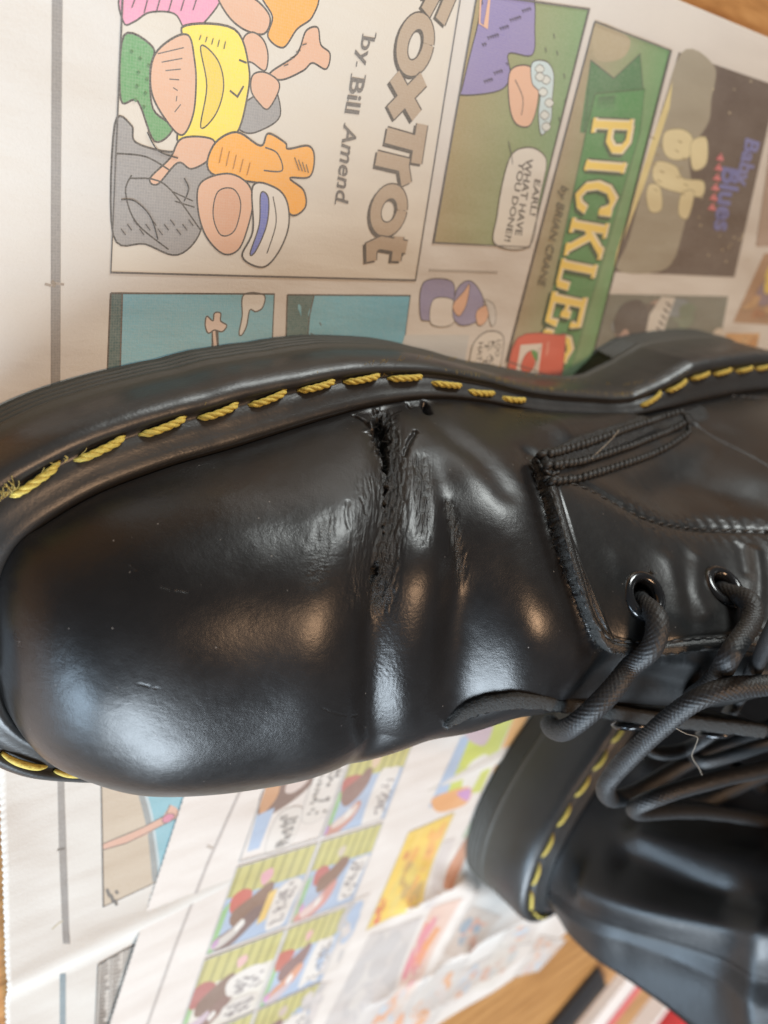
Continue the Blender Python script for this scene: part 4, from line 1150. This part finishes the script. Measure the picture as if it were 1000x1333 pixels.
# small vignette without a frame
k.blob([(552, 368), (588, 366), (592, 392), (586, 420), (560, 418), (548, 412)], (0.22, 0.21, 0.36), line=BLK, lw=0.3)
k.blob([(565, 390), (592, 392), (590, 422), (562, 422)], (0.58, 0.56, 0.52), line=BLK, lw=0.25)
k.blob([(596, 376), (614, 366), (630, 390), (624, 416), (602, 424), (590, 410)], (0.24, 0.23, 0.38), line=BLK, lw=0.3)
k.blob([(590, 398), (604, 380), (612, 370), (608, 396), (598, 412)], SK, line=BLK, lw=0.25)
k.blob([(624, 402), (638, 398), (634, 418), (624, 424), (620, 412)], SK, line=BLK, lw=0.25)
k.blob([(632, 390), (644, 398), (646, 418), (640, 424), (636, 404)], (0.50, 0.50, 0.48), line=DG, lw=0.22)
k.grad([(528, 436), (612, 436), (600, 500), (512, 490)], (0.46, 0.48, 0.47), (0.30, 0.36, 0.42), 12, 1)
k.blob([(612, 470), (618, 446), (634, 432), (652, 434), (656, 450), (644, 500), (610, 500)], (0.57, 0.55, 0.50), line=BLK, lw=0.35)
for i, w in enumerate((14, 20, 22, 18)): k.text('LOOK AT THAT'[i * 3:i * 3 + 3], (648 - i * 8, 442 + i), (645 - i * 8, 442 + w * 1.6), (654 - i * 8, 442 + i), 2, BLK, 0.01, fit=True)
k.build('comic_vignette', news1)

# ---- ribbon title panel
k = Ink(z1)
q = [(775, 28), (873, 66), (762, 505), (660, 470)]
k.grad(q, (0.30, 0.245, 0.15), (0.10, 0.27, 0.10), 20, 0)
k.blob([(778, 30), (820, 50), (810, 76), (776, 76)], (0.33, 0.28, 0.17))
k.poly([(770, 78), (800, 102), (834, 70), (838, 120), (838, 140), (778, 140), (762, 174), (756, 172)], (0.03, 0.15, 0.05)); k.outline([(770, 78), (800, 102), (834, 70), (838, 118), (762, 172)], 0.3, BLK)
k.poly([(776, 122), (840, 116), (834, 172), (744, 480), (700, 480), (764, 172)], (0.045, 0.22, 0.06)); k.line([(776, 122), (840, 116), (834, 172), (748, 470)], 0.5, (0.025, 0.10, 0.03)); k.line([(776, 122), (764, 172), (700, 470)], 0.6, (0.025, 0.09, 0.03))
k.grad([(780, 126), (802, 124), (800, 146), (776, 146)], (0.025, 0.12, 0.04), (0.05, 0.23, 0.07), 4, 1)
YL = (0.74, 0.56, 0.12); CR = (0.66, 0.60, 0.42)
# letter slots down the ribbon: local frame a (reading direction), u (letter top, towards the right)
def slot(c0, c1, h):     # baseline start, baseline end, vector to letter tops
    c0 = np.array(c0, float); c1 = np.array(c1, float); h = np.array(h, float)
    return lambda x, y: tuple(c0 + (c1 - c0) * x + h * y)
L_ = {
 'P': [[(.18, 0), (.18, 1)], [(.18, .97), (.62, .97), (.86, .84), (.86, .62), (.62, .47), (.2, .47)], [(0, .03), (.42, .03)], [(0, .97), (.3, .97)]],
 'I': [[(.5, 0), (.5, 1)], [(.15, .03), (.85, .03)], [(.15, .97), (.85, .97)]],
 'C': [[(.92, .74), (.78, .93), (.5, 1.0), (.2, .82), (.1, .5), (.2, .18), (.5, 0), (.8, .08), (.94, .28)], [(.92, .66), (.92, 1.0)]],
 'K': [[(.2, 0), (.2, 1)], [(.85, 1), (.25, .45)], [(.42, .6), (.88, 0)], [(.02, .03), (.42, .03)], [(.02, .97), (.42, .97)], [(.66, .97), (1.0, .97)], [(.7, .03), (1.04, .03)]],
 'L': [[(.25, 0), (.25, 1)], [(.05, .97), (.5, .97)], [(.05, .04), (.9, .04)], [(.9, .04), (.94, .36)]],
 'E': [[(.22, 0), (.22, 1)], [(.02, .96), (.88, .96), (.9, .72)], [(.02, .04), (.9, .04), (.95, .32)], [(.22, .5), (.62, .5)], [(.62, .38), (.62, .64)]],
 'S': [[(.85, .72), (.78, .92), (.5, 1.0), (.2, .88), (.18, .66), (.5, .5), (.82, .36), (.84, .14), (.5, 0), (.2, .08), (.1, .3)], [(.87, .7), (.87, .98)], [(.1, .06), (.1, .34)]]}
slots = [('P', (776, 153), (768, 199), (50, 2)), ('I', (768, 205), (762, 224), (50, 4)), ('C', (758, 234), (751, 274), (46, 6)), ('K', (748, 282), (737, 330), (46, 8)), ('L', (734, 334), (725, 372), (45, 9)), ('E', (722, 378), (712, 420), (43, 9)), ('S', (708, 428), (699, 464), (40, 9))]
for ch, a, b, h in slots:
    f = slot(a, b, h)
    for col, w, off in (((0.02, 0.07, 0.025), 4.1, (-2.5, 2)), ((0.03, 0.06, 0.03), 3.9, (0, 0)), (CR, 2.9, (0, 0)), (YL, 1.9, (-2.0, 0.5))):
        for st in L_[ch]:
            k.line([tuple(np.array(f(*p)) + off) for p in st], w * (0.7 if len(st) == 2 and abs(st[0][1] - st[1][1]) < .05 else 1), col)
k.text('by BRIAN CRANE', (732, 240), (700, 372), (742, 243), 3, (0.07, 0.06, 0.04), 0.0, 0.2, fit=True)
# jar label with strawberry
k.blob([(674, 440), (728, 436), (736, 444), (722, 512), (664, 506)], (0.55, 0.10, 0.06), 4, (0.25, 0.06, 0.04), 0.4)
k.poly([(678, 449), (706, 447), (698, 508), (668, 504)], (0.60, 0.56, 0.50))
k.blob([(684, 462), (692, 457), (697, 466), (694, 480), (684, 486), (678, 478)], (0.55, 0.09, 0.05), line=(0.2, 0.05, 0.03), lw=0.3)
k.blob([(692, 456), (699, 458), (700, 470), (695, 466)], (0.08, 0.25, 0.06)); k.line([(702, 452), (694, 500)], 0.3, DG)
k.line([(714, 445), (712, 462)], 1.2, (0.60, 0.22, 0.16))
k.outline(q, 0.4, DG)
k.build('ribbon_title_panel', news1)

# ---- dark title panel at the right
k = Ink(z1)
q = [(884, 68), (1012, 112), (957, 361), (800, 354)]
k.poly(q, (0.075, 0.052, 0.042))
k.blob([(886, 70), (930, 86), (926, 130), (922, 160), (898, 200), (900, 240), (890, 300), (868, 350), (806, 352), (820, 310), (850, 200)], (0.27, 0.25, 0.185))
k.poly([(876, 106), (872, 140), (840, 240), (806, 330), (800, 352), (803, 330), (850, 180)], (0.58, 0.50, 0.22))
YP = (0.58, 0.52, 0.30)
for b in ([(866, 172), (888, 168), (902, 180), (898, 204), (876, 208), (864, 196)], [(900, 186), (918, 178), (922, 196), (918, 216), (902, 220)], [(856, 210), (880, 216), (890, 232), (916, 236), (914, 256), (890, 252), (862, 244), (850, 230)], [(888, 252), (904, 250), (896, 284), (884, 278)], [(846, 240), (860, 244), (862, 272), (848, 276), (842, 258)]):
    k.blob(b, YP, line=(0.22, 0.19, 0.1), lw=0.3)
for i in range(14):
    x = 848 + (i * 31 % 60); y = 178 + (i * 17 % 80); k.line([(x, y), (x + 5, y + 3)], 0.3, (0.25, 0.21, 0.1))
rs = random.Random(3)
for i in range(34):
    x = rs.uniform(905, 985); y = rs.uniform(100, 340)
    if x + 0.55 * (y - 100) > 935 and not (918 < x < 980 and 175 < y < 300): k.line([(x, y), (x + 1.2, y + 1.6)], rs.choice((0.35, 0.6)), (0.55, 0.48, 0.3))
k.text('Baby', (972, 178), (958, 240), (990, 184), 5, (0.15, 0.17, 0.40), 0.03, fit=True)
k.text('Blues', (942, 215), (930, 300), (966, 220), 5, (0.13, 0.15, 0.38), 0.03, fit=True)
for i in range(6): k.line([(940 - i * 2.0, 200 + i * 13), (934 - i * 2, 204 + i * 13), (942 - i * 2, 208 + i * 13)], 0.9, (0.55, 0.16, 0.18))
k.build('dark_title_panel', news1)

def patch(k, q, cols, seed, n=16, base=None, big=1.0, edge=0.6):
    """a busy printed picture: overlapping tinted shapes inside quad q"""
    r = random.Random(seed); q = [np.array(p, float) for p in q]
    if base: k.poly([tuple(p) for p in q], base)
    f = lambda u, v: tuple((q[0] * (1 - u) + q[1] * u) * (1 - v) + (q[3] * (1 - u) + q[2] * u) * v)
    for i in range(n):
        u = r.uniform(.12, .88); v = r.uniform(.12, .88); s = r.uniform(.06, .17) * big; a0 = r.uniform(0, 6.28)
        pts = []
        for j in range(6):
            a = a0 + j * 1.047; uu = min(.97, max(.03, u + math.cos(a) * s * r.uniform(.6, 1.4))); vv = min(.97, max(.03, v + math.sin(a) * s * r.uniform(.6, 1.4))); pts.append(f(uu, vv))
        k.blob(pts, r.choice(cols), 3, DG if r.random() < edge else None, 0.25)
def bubble(k, q, words, seed=0):
    q = [np.array(p, float) for p in q]
    f = lambda u, v: tuple((q[0] * (1 - u) + q[1] * u) * (1 - v) + (q[3] * (1 - u) + q[2] * u) * v)
    k.blob([f(.1, .08), f(.5, 0), f(.9, .08), f(1, .5), f(.9, .92), f(.5, 1), f(.1, .92), f(0, .5)], (0.57, 0.55, 0.50), 4, DG, 0.25)
    n = len(words)
    for i, w in enumerate(words):       # columns run down the picture; first line is the rightmost
        u = .84 - .72 * (i + 0.6) / n
        k.text(w, f(u, .16), f(u, .84), f(u + .55 / n, .16), 1, (0.10, 0.095, 0.09), 0.01, fit=True)
k = Ink(z1)
q = [(794, 383), (949, 386), (928, 500), (762, 500)]
patch(k, q, [(0.10, 0.12, 0.10), (0.32, 0.23, 0.19), (0.13, 0.18, 0.13), (0.08, 0.07, 0.065), (0.30, 0.36, 0.36), (0.16, 0.20, 0.22)], 5, 26, (0.14, 0.155, 0.13))
k.blob([(800, 420), (812, 396), (836, 392), (846, 420), (832, 446), (808, 440)], (0.06, 0.055, 0.055))
k.blob([(800, 452), (814, 428), (822, 440), (828, 468), (806, 480)], (0.38, 0.26, 0.22), line=DG, lw=0.3)
k.poly([(862, 386), (880, 388), (868, 420), (856, 470), (834, 470), (846, 410)], (0.50, 0.48, 0.43))
for i in range(8): k.line([(868 - i * 3.2, 394 + i * 8), (874 - i * 3.2, 400 + i * 8)], 0.8, DG)
k.blob([(928, 434), (940, 428), (944, 450), (934, 466), (922, 460)], (0.55, 0.50, 0.42))
k.build('comic_panel', news1)
k = Ink(z1)
patch(k, [(996, 330), (1060, 330), (1040, 425), (955, 420)], [(0.34, 0.16, 0.07), (0.42, 0.26, 0.12), (0.22, 0.16, 0.2), (0.62, 0.48, 0.08), (0.3, 0.14, 0.06)], 8, 16, (0.33, 0.20, 0.11))
patch(k, [(946, 434), (990, 434), (976, 500), (930, 500)], [(0.50, 0.28, 0.09), (0.44, 0.22, 0.07), (0.55, 0.34, 0.14)], 9, 12, (0.50, 0.28, 0.10))
k.poly([(1012, 130), (1080, 150), (1060, 320), (985, 320)], (0.33, 0.25, 0.2))
k.build('comic_panel', news1)

# ---- blue panels above the near boot
k = Ink(z1)
q = [(145, 382), (358, 383), (352, 520), (139, 520)]
k.grad(q, (0.13, 0.37, 0.47), (0.20, 0.44, 0.52), 10, 1)
k.poly([(145, 382), (160, 382), (156, 520), (139, 520)], (0.035, 0.10, 0.105)); k.line([(160, 382), (156, 520)], 0.4, BLK)
k.blob([(318, 384), (344, 384), (343, 400), (334, 406), (326, 404), (322, 424), (316, 436), (312, 434), (316, 412)], (0.57, 0.56, 0.52), line=BLK, lw=0.35)
k.poly([(277, 430), (283, 430), (286, 470), (278, 470)], (0.55, 0.43, 0.36)); k.outline([(277, 430), (283, 430), (286, 470), (278, 470)], 0.3, BLK)
k.blob([(268, 424), (270, 412), (278, 418), (280, 408), (288, 408), (288, 418), (296, 424), (290, 432), (280, 430), (272, 434)], (0.56, 0.46, 0.40), line=BLK, lw=0.35)
k.outline(q, 0.4, BLK)
k.build('blue_comic_panel', news1)
k = Ink(z1)
q = [(375, 384), (535, 385), (518, 520), (371, 520)]
k.grad(q, (0.16, 0.42, 0.52), (0.07, 0.33, 0.46), 10, 0)
k.poly([(375, 384), (410, 384), (404, 410), (402, 434), (405, 450), (372, 452)], (0.05, 0.13, 0.135)); k.line([(410, 384), (404, 410), (402, 434), (405, 450)], 0.35, BLK)
k.line([(405, 434), (412, 438), (420, 438)], 0.3, BLK); k.line([(417, 420), (419, 424)], 0.3, BLK)
k.outline(q, 0.4, BLK)
k.build('blue_comic_panel', news1)
# ---- tan panel in front of the toe
k = Ink(z1)
q = [(132, 1000), (310, 940), (300, 1105), (135, 1181)]
k.poly(q, (0.42, 0.345, 0.255))
k.poly([(185, 1010), (320, 960), (310, 1090), (208, 1146), (196, 1090)], (0.16, 0.36, 0.42))
k.line([(184, 1030), (192, 1060), (198, 1092), (203, 1148)], 2.0, (0.20, 0.22, 0.22), True); k.line([(189, 1030), (198, 1062), (203, 1095), (210, 1146)], 0.8, (0.36, 0.44, 0.46), True)
k.poly([(135, 1099), (160, 1090), (188, 1078), (214, 1062), (222, 1048), (230, 1052), (238, 1062), (216, 1072), (190, 1088), (166, 1098), (135, 1107)], (0.52, 0.30, 0.22)); k.line([(135, 1099), (188, 1077), (216, 1062), (222, 1048)], 0.35, BLK); k.line([(135, 1107), (166, 1098), (216, 1073), (238, 1062)], 0.35, BLK)
k.blob([(212, 1066), (220, 1060), (228, 1062), (222, 1070), (214, 1072)], (0.50, 0.17, 0.25), line=BLK, lw=0.25)
for i in range(9): k.line([(139 + (i * 5) % 14, 1158 + (i * 7) % 18), (142 + (i * 5) % 14, 1162 + (i * 7) % 18)], 0.8, DG)
k.outline(q, 0.42, BLK)
k.build('tan_comic_panel', news1)
# ---- grid of listings past the fold
k = Ink(z1)
q = [(130, 1260), (240, 1200), (235, 1345), (126, 1345)]
k.poly(q, (0.46, 0.43, 0.39))
fq = lambda u, v: (130 - 4 * v + (110) * u, 1260 + 85 * v - 60 * u * (1 - v))
for i in range(0, 19): k.line([fq(0, i / 18), fq(1, i / 18)], 0.22, DG)
for u in (0.16, 0.32, 0.5, 0.7): k.line([fq(u, 0), fq(u, 1)], 0.25, DG)
for i in range(18):
    for u in (0.03, 0.18, 0.34, 0.53):
        rs2 = random.Random(i * 7 + int(u * 100)); k.line([fq(u, (i + .55) / 18), fq(u + rs2.uniform(.06, .12), (i + .5) / 18)], 0.7, (0.16, 0.15, 0.14))
k.outline(q, 0.4, BLK)
k.build('listing_table', news1)

# ---- second sheet, lying slantwise over the first
U = np.array((0.986, -0.165)); Vd = np.array((-0.235, -0.972)); O2 = np.array((113.5, -148.0))
def x2f(X, Y):
    return O2[0] + X * U[0] + Y * Vd[0], O2[1] + X * U[1] + Y * Vd[1]
RID = []
def _seg(x, y, a, b):
    a = np.array(a); b = np.array(b); e = b - a; t = np.clip(((x - a[0]) * e[0] + (y - a[1]) * e[1]) / (e @ e), 0, 1)
    return np.hypot(x - a[0] - t * e[0], y - a[1] - t * e[1])
RIDG = [((214, -288), (262, -292), 5.5, 5), ((262, -292), (236, -345), 4.5, 5), ((262, -292), (330, -350), 5.0, 9), ((205, -340), (262, -342), 4.0, 6), ((262, -342), (330, -352), 4.5, 7), ((240, -375), (340, -388), 2.5, 8)]
def z2(x, y):
    x = np.asarray(x, float); y = np.asarray(y, float)
    z = 0.55 + 0.45 * np.sin(x / 33 + y / 60) * np.sin(y / 45 + 1)
    for a, b, h, w in RIDG: z = z + 0.6 * h * np.exp(-_seg(x, y, a, b) / w) * sstep(185, 215, x)
    hid = sstep(-170, -150, y)
    z = z * (1 - hid) + 0.10 * hid
    # flattened beneath the second boot's heel
    c, s = math.cos(A2), math.sin(A2); lx = (x - 470) * c + (y + 50) * s; ly = -(x - 470) * s + (y + 50) * c
    u = (1 - sstep(0, 22, np.maximum(np.abs(ly + 17) - 46, 0))) * (1 - sstep(0, 10, np.maximum(lx - 322, 0)))
    return z * (1 - u) + 0.2 * u
news2 = thing('newspaper', 'crumpled newspaper sheet lying slantwise over the first, yellow striped comics, reaching under the far boot', 'newspaper', (O2[0], O2[1], 0), 0)
sheet('sheet', 0, 250, 0, 262, z2, M['paper2'], news2, 2.6, True, lambda X, Y: x2f(X, Y)) if False else None
def sheet2():
    xs = np.r_[0, np.arange(1.2, 330, 2.4)]; ys = np.arange(0, 250, 0.6)
    X, Y = np.meshgrid(xs, ys, indexing='ij')
    X[0] += -0.3 * np.abs(np.mod(ys / 2.2, 1) - 0.5) * 2
    A, B_ = x2f(X, Y)
    lim = -396 + 4 * np.sin(A / 18.0) + 0.05 * (A - 300)
    B_ = np.maximum(B_, lim)
    Z = z2(A, B_); V = np.stack([A, B_, Z], -1) - np.array((O2[0], O2[1], 0)); n, m_ = X.shape
    F = grid_faces(n, m_)
    Fv = np.ptp(B_.reshape(-1)[F], axis=1) > 1e-4
    F = F[Fv]; Vb = V.copy().reshape(-1, 3); Vb[:, 2] -= 0.12; q = n * m_
    return link('sheet', mesh_data('sheet', np.concatenate([V.reshape(-1, 3), Vb]), np.concatenate([F[:, ::-1], F + q]), M['paper2']), news2)
sheet2()
zz2 = lambda x, y: z2(x, y)
kw = dict(maxl=4.0, base=0.12)
k = Ink(zz2, **kw)
k.line([(322, 1010), (309, 1033), (270, 1120), (228, 1230), (190, 1338)], 1.1, (0.36, 0.33, 0.31)); k.line([(268, 1100), (276, 1104)], 0.8, (0.42, 0.38, 0.34))
k.build('margin_bar', news2)
# panels in the sheet's own grid
def cell(u0, u1, v0, v1):
    c = lambda u, v: tuple(np.array((125.7, -220.9)) + U * u + Vd * v)
    return c
YS = (0.43, 0.40, 0.14); BLU = (0.30, 0.38, 0.50); BRN = (0.16, 0.095, 0.075); RED = (0.38, 0.09, 0.075); GRN = (0.22, 0.40, 0.17); FLE = (0.42, 0.22, 0.16); PUR = (0.42, 0.20, 0.42)
def kid_panel(u0, v0, w, h, seed, kind):
    r = random.Random(seed); k = Ink(zz2, conv=lambda u, v: tuple(np.array((125.7, -220.9)) + U * (u0 + u * w) + Vd * (v0 + v * h)), **kw)
    _b = k.blob
    def jb(pts, col, n=6, line=None, lw=0.45):
        dx, dy, sc = r.uniform(-.06, .06), r.uniform(-.05, .05), r.uniform(.85, 1.12); cx = sum(p[0] for p in pts) / len(pts); cy = sum(p[1] for p in pts) / len(pts)
        P = [(min(1, max(0, cx + (x - cx) * sc * r.uniform(.85, 1.15) + dx)), min(1, max(0, cy + (y - cy) * sc * r.uniform(.85, 1.15) + dy))) for x, y in pts]
        _b(P, col if min(col) > .4 else tuple(c * r.uniform(.85, 1.2) for c in col), n, line, lw)
    k.blob = jb
    k.poly([(0, 0), (1, 0), (1, 1), (0, 1)], BLU if kind != 2 else (0.56, 0.53, 0.47))
    k.poly([(0, 0), (1, 0), (1, .36), (0, .36)], YS)
    for i in range(7): k.poly([(.03 + i * .14, .0), (.065 + i * .14, 0), (.055 + i * .14, .36), (.02 + i * .14, .36)], (0.27, 0.255, 0.09))
    k.poly([(0, .5), (.08, .4), (.07, 1), (0, 1)], GRN)
    k.blob([(.02, .34), (.16, .28), (.30, .36), (.24, .52), (.08, .54)], RED)
    k.blob([(.14, .50), (.30, .40), (.46, .28), (.56, .38), (.46, .60), (.28, .70), (.16, .66)], BRN)
    k.blob([(.04, .86), (.22, .76), (.42, .60), (.52, .66), (.42, .84), (.24, .98), (.05, .99)], BRN if kind else FLE)
    k.blob([(.08, .88), (.24, .80), (.34, .74), (.36, .84), (.22, .94), (.10, .96)], (0.50, 0.40, 0.36)); k.blob([(.26, .80), (.32, .74), (.36, .80), (.3, .86)], (0.6, 0.58, 0.54))
    k.blob([(.40, .16), (.50, .12), (.54, .22), (.46, .28)], (0.50, 0.34, 0.32)); k.blob([(.03, .86), (.09, .82), (.10, .90), (.05, .94)], PUR)
    if kind == 1: k.poly([(.56, .46), (.66, .42), (.64, .80), (.54, .84)], (0.60, 0.42, 0.12))
    for (a, b, c_, d) in (((.66, .36, .98, .96),) if kind != 2 else ((.5, .40, .98, .70), (.5, .72, .95, .98))):
        k.blob([(a, b + .05), ((a + c_) / 2, b - .02), (c_, b + .05), (c_ - .02, (b + d) / 2), (c_ - .04, d - .02), ((a + c_) / 2, d), (a, d - .05)], (0.58, 0.55, 0.51))
        for i in range(30):
            x = r.uniform(a + .04, c_ - .08); y = r.uniform(b + .06, d - .06); k.line([(x, y), (x + .05, y + .0)], 0.9, (0.22, 0.20, 0.20))
    k.outline([(0, 0), (1, 0), (1, 1), (0, 1)], 0.5, (0.40, 0.40, 0.40))
    k.build('striped_comic_panel', news2)
for i, (u0, v0, w, h) in enumerate(((1, 1, 33.5, 36), (1, 39, 33.5, 37), (36, 1, 30, 36), (36, 39, 30, 37), (1, 77, 33.5, 37), (36, -37, 30, 36), (36, 77, 30, 37))):
    kid_panel(u0, v0, w, h, i, (1, 2, 0, 0, 0, 0, 1)[i])
# white dialogue panel by the boot
k = Ink(zz2, conv=lambda u, v: tuple(np.array((125.7, -220.9)) + U * (1 + u * 33.5) + Vd * (-37 + v * 36)), **kw)
k.blob([(.0, .2), (.3, .0), (.62, .02), (.6, .3), (.3, .5), (.05, .52)], BRN); k.blob([(.3, .14), (.5, .08), (.54, .24), (.4, .34), (.28, .3)], (0.5, 0.42, 0.38)); k.blob([(.0, .2), (.14, .1), (.2, .34), (.06, .5)], (0.45, 0.24, 0.12))
k.poly([(.02, .5), (.22, .46), (.20, .9), (.06, .9)], BLU)
r_ = random.Random(2)
for (a, b, c_, d) in ((.3, .56, .6, .98), (.64, .1, .98, .7)):
    k.blob([(a, b), (c_, b), (c_, d), (a, d)], (0.57, 0.54, 0.5), 4, (0.4, 0.38, 0.36), 0.3)
    for i in range(40):
        x = r_.uniform(a + .03, c_ - .06); y = r_.uniform(b + .03, d - .03); k.line([(x, y), (x + .05, y)], 0.9, (0.2, 0.19, 0.18))
k.outline([(0, 0), (1, 0), (1, 1), (0, 1)], 0.45, (0.40, 0.40, 0.40))
k.build('striped_comic_panel', news2)
# orange and yellow title column, more strips farther right
def busy(q, cols, seed, n, base, line=None, name='comic_panel', big=1.0):
    k = Ink(zz2, **kw); patch(k, q, cols, seed, n, base, big, 0.0)
    if line: k.outline(q, 0.5, line)
    return k.build(name, news2)
busy([(530, 1082), (590, 1058), (540, 1172), (476, 1208)], [(0.62, 0.42, 0.05), (0.66, 0.34, 0.07), (0.60, 0.46, 0.10), (0.45, 0.30, 0.08), (0.55, 0.22, 0.05)], 21, 26, (0.66, 0.46, 0.07), (0.55, 0.42, 0.1), 'orange_title_panel', 0.8)
k = Ink(zz2, **kw); k.blob([(492, 1170), (502, 1168), (492, 1196), (484, 1200)], (0.55, 0.08, 0.05)); k.build('comic_panel', news2)
k = Ink(zz2, **kw)
k.poly([(598, 960), (625, 945), (585, 1040), (556, 1050)], BLU); k.poly([(625, 925), (672, 925), (625, 1030), (576, 1042)], (0.42, 0.46, 0.07))
k.blob([(610, 935), (640, 930), (640, 950), (628, 970), (606, 958)], (0.44, 0.33, 0.36)); k.blob([(606, 1000), (622, 985), (634, 985), (612, 1030), (600, 1034)], (0.56, 0.54, 0.5))
k.blob([(560, 1040), (580, 1030), (612, 1024), (606, 1046), (570, 1056)], (0.58, 0.28, 0.10)); k.blob([(594, 1032), (612, 1026), (608, 1042)], PUR)
k.build('comic_panel', news2)
k = Ink(zz2, **kw)
k.poly([(672, 925), (690, 925), (650, 1010), (640, 1005)], (0.60, 0.30, 0.07)); k.poly([(640, 1020), (668, 990), (620, 1090), (600, 1090)], (0.38, 0.42, 0.30)); k.poly([(690, 930), (705, 930), (664, 1010), (655, 1000)], (0.42, 0.42, 0.30))
k.poly([(612, 1080), (626, 1062), (600, 1130), (580, 1150), (570, 1150)], (0.48, 0.20, 0.10))
k.poly([(576, 1096), (592, 1090), (560, 1180), (548, 1180)], (0.52, 0.48, 0.46))
k.build('comic_panel', news2)
busy([(560, 1178), (598, 1164), (530, 1290), (505, 1300)], [(0.60, 0.24, 0.08), (0.55, 0.18, 0.22), (0.50, 0.34, 0.30)], 31, 14, (0.56, 0.40, 0.33))
busy([(612, 1176), (650, 1190), (600, 1240), (572, 1238)], [(0.55, 0.28, 0.2), (0.24, 0.30, 0.36), (0.52, 0.46, 0.4), (0.6, 0.3, 0.2)], 32, 14, (0.52, 0.44, 0.38))
busy([(480, 1215), (548, 1190), (490, 1333), (415, 1345)], [(0.48, 0.45, 0.43), (0.42, 0.40, 0.39), (0.50, 0.47, 0.44)], 33, 30, (0.47, 0.44, 0.42))
busy([(560, 1255), (610, 1245), (560, 1340), (500, 1345)], [(0.40, 0.42, 0.44), (0.5, 0.45, 0.42), (0.55, 0.28, 0.14)], 34, 14, (0.48, 0.45, 0.42))
busy([(650, 1220), (690, 1212), (640, 1285), (605, 1290)], [(0.42, 0.44, 0.44), (0.52, 0.48, 0.43), (0.5, 0.32, 0.25)], 35, 14, (0.54, 0.50, 0.45))
for i, q in enumerate(([(655, 1205), (700, 1195), (690, 1225), (648, 1232)], [(600, 1262), (640, 1240), (610, 1290), (575, 1310)], [(500, 1300), (548, 1262), (520, 1340), (470, 1350)], [(700, 1215), (735, 1222), (700, 1262), (668, 1270)])):
    busy(q, [(0.55, 0.28, 0.16), (0.36, 0.42, 0.48), (0.50, 0.40, 0.34), (0.42, 0.38, 0.36)], 60 + i, 14, (0.50, 0.45, 0.41), (0.36, 0.34, 0.33))
for i in range(2):
    q = ([(430, 1180), (480, 1160), (440, 1260), (395, 1275)], [(395, 1285), (430, 1275), (400, 1345), (350, 1345)])[i]
    busy(q, [(0.5, 0.46, 0.44), (0.4, 0.38, 0.37), BLU], 40 + i, 20, (0.54, 0.50, 0.46))

# ---- blurred things on the table beyond the papers
def slab(x0, y0, x1, y1, w, z0, z1_, crown=0.0):
    """a closed block along a line with a slightly bowed top"""
    a = np.array((x0, y0)); b = np.array((x1, y1)); d = (b - a) / np.linalg.norm(b - a); n = np.array((-d[1], d[0])); V = []; m_ = 8; k_ = 8
    for i in range(m_ + 1):
        for j in range(k_ + 1):
            p = a + (b - a) * i / m_ + n * w * (j / k_ - .5); V.append((p[0], p[1], z1_ + crown * math.sin(math.pi * i / m_) * math.sin(math.pi * j / k_)))
    n0 = len(V); V += [(x, y, z0) for x, y, z in V]; F = []
    g = lambda i, j: i * (k_ + 1) + j
    for i in range(m_):
        for j in range(k_): F += [(g(i, j), g(i + 1, j), g(i + 1, j + 1), g(i, j + 1)), (n0 + g(i, j), n0 + g(i, j + 1), n0 + g(i + 1, j + 1), n0 + g(i + 1, j))]
    rg = [(i, 0) for i in range(m_)] + [(m_, j) for j in range(k_)] + [(i, k_) for i in range(m_, 0, -1)] + [(0, j) for j in range(k_, 0, -1)]
    for q in range(len(rg)): r0 = g(*rg[q]); r1 = g(*rg[(q + 1) % len(rg)]); F.append((r0, n0 + r0, n0 + r1, r1))
    return V, F
def prop(name, label, cat, loc_, parts):
    t = thing(name, label, cat, loc_, 0)
    for nm, args, mat in parts:
        V, F = slab(*args); mb = MB(); mb.add(V, F); mb.build(nm, mat, t, False)
M['dark_cover'] = simple('dark_glossy_cover', (0.02, 0.018, 0.018), 0.4)
M['page'] = simple('pale_page_edges', (0.62, 0.56, 0.52), 0.8)
M['red'] = simple('red_carton_print', (0.55, 0.03, 0.03), 0.45)
M['pink'] = simple('pink_red_cover_band', (0.6, 0.14, 0.14), 0.6)
prop('magazine', 'dark covered magazine lying on the wood just past the crumpled newspaper', 'magazine', (0, 0, -2.3), [('cover', (375, -505, 425, -472, 34, 0.0, 3.0, 1.0), M['dark_cover'])])
prop('folded_flyer', 'folded white flyer with a pink red stripe beside the far boot heel', 'flyer', (0, 0, -2.3), [('page', (375, -560, 500, -470, 26, 0.0, 7.0, 2.0), M['page']), ('stripe', (395, -580, 515, -493, 9, 0.0, 6.0, 1.0), M['pink'])])
prop('carton', 'bright red carton at the bottom right behind the far boot', 'carton', (0, 0, -2.3), [('side', (480, -640, 640, -560, 60, 0.0, 22.0, 1.0), M['red']), ('band', (430, -640, 580, -530, 10, 0.0, 12.0, 1.0), M['page'])])
t = thing('wooden_table', 'orange brown wooden table top under the newspapers', 'table', (150, -100, -2.4))
V = [(x, y, z) for z in (-25, 0) for y in (-700, 500) for x in (-500, 900)]
mb = MB(); mb.add(V, [(0, 2, 3, 1), (4, 5, 7, 6), (0, 1, 5, 4), (2, 6, 7, 3), (0, 4, 6, 2), (1, 3, 7, 5)])
mb.build('table_top', M['wood'], t, False)
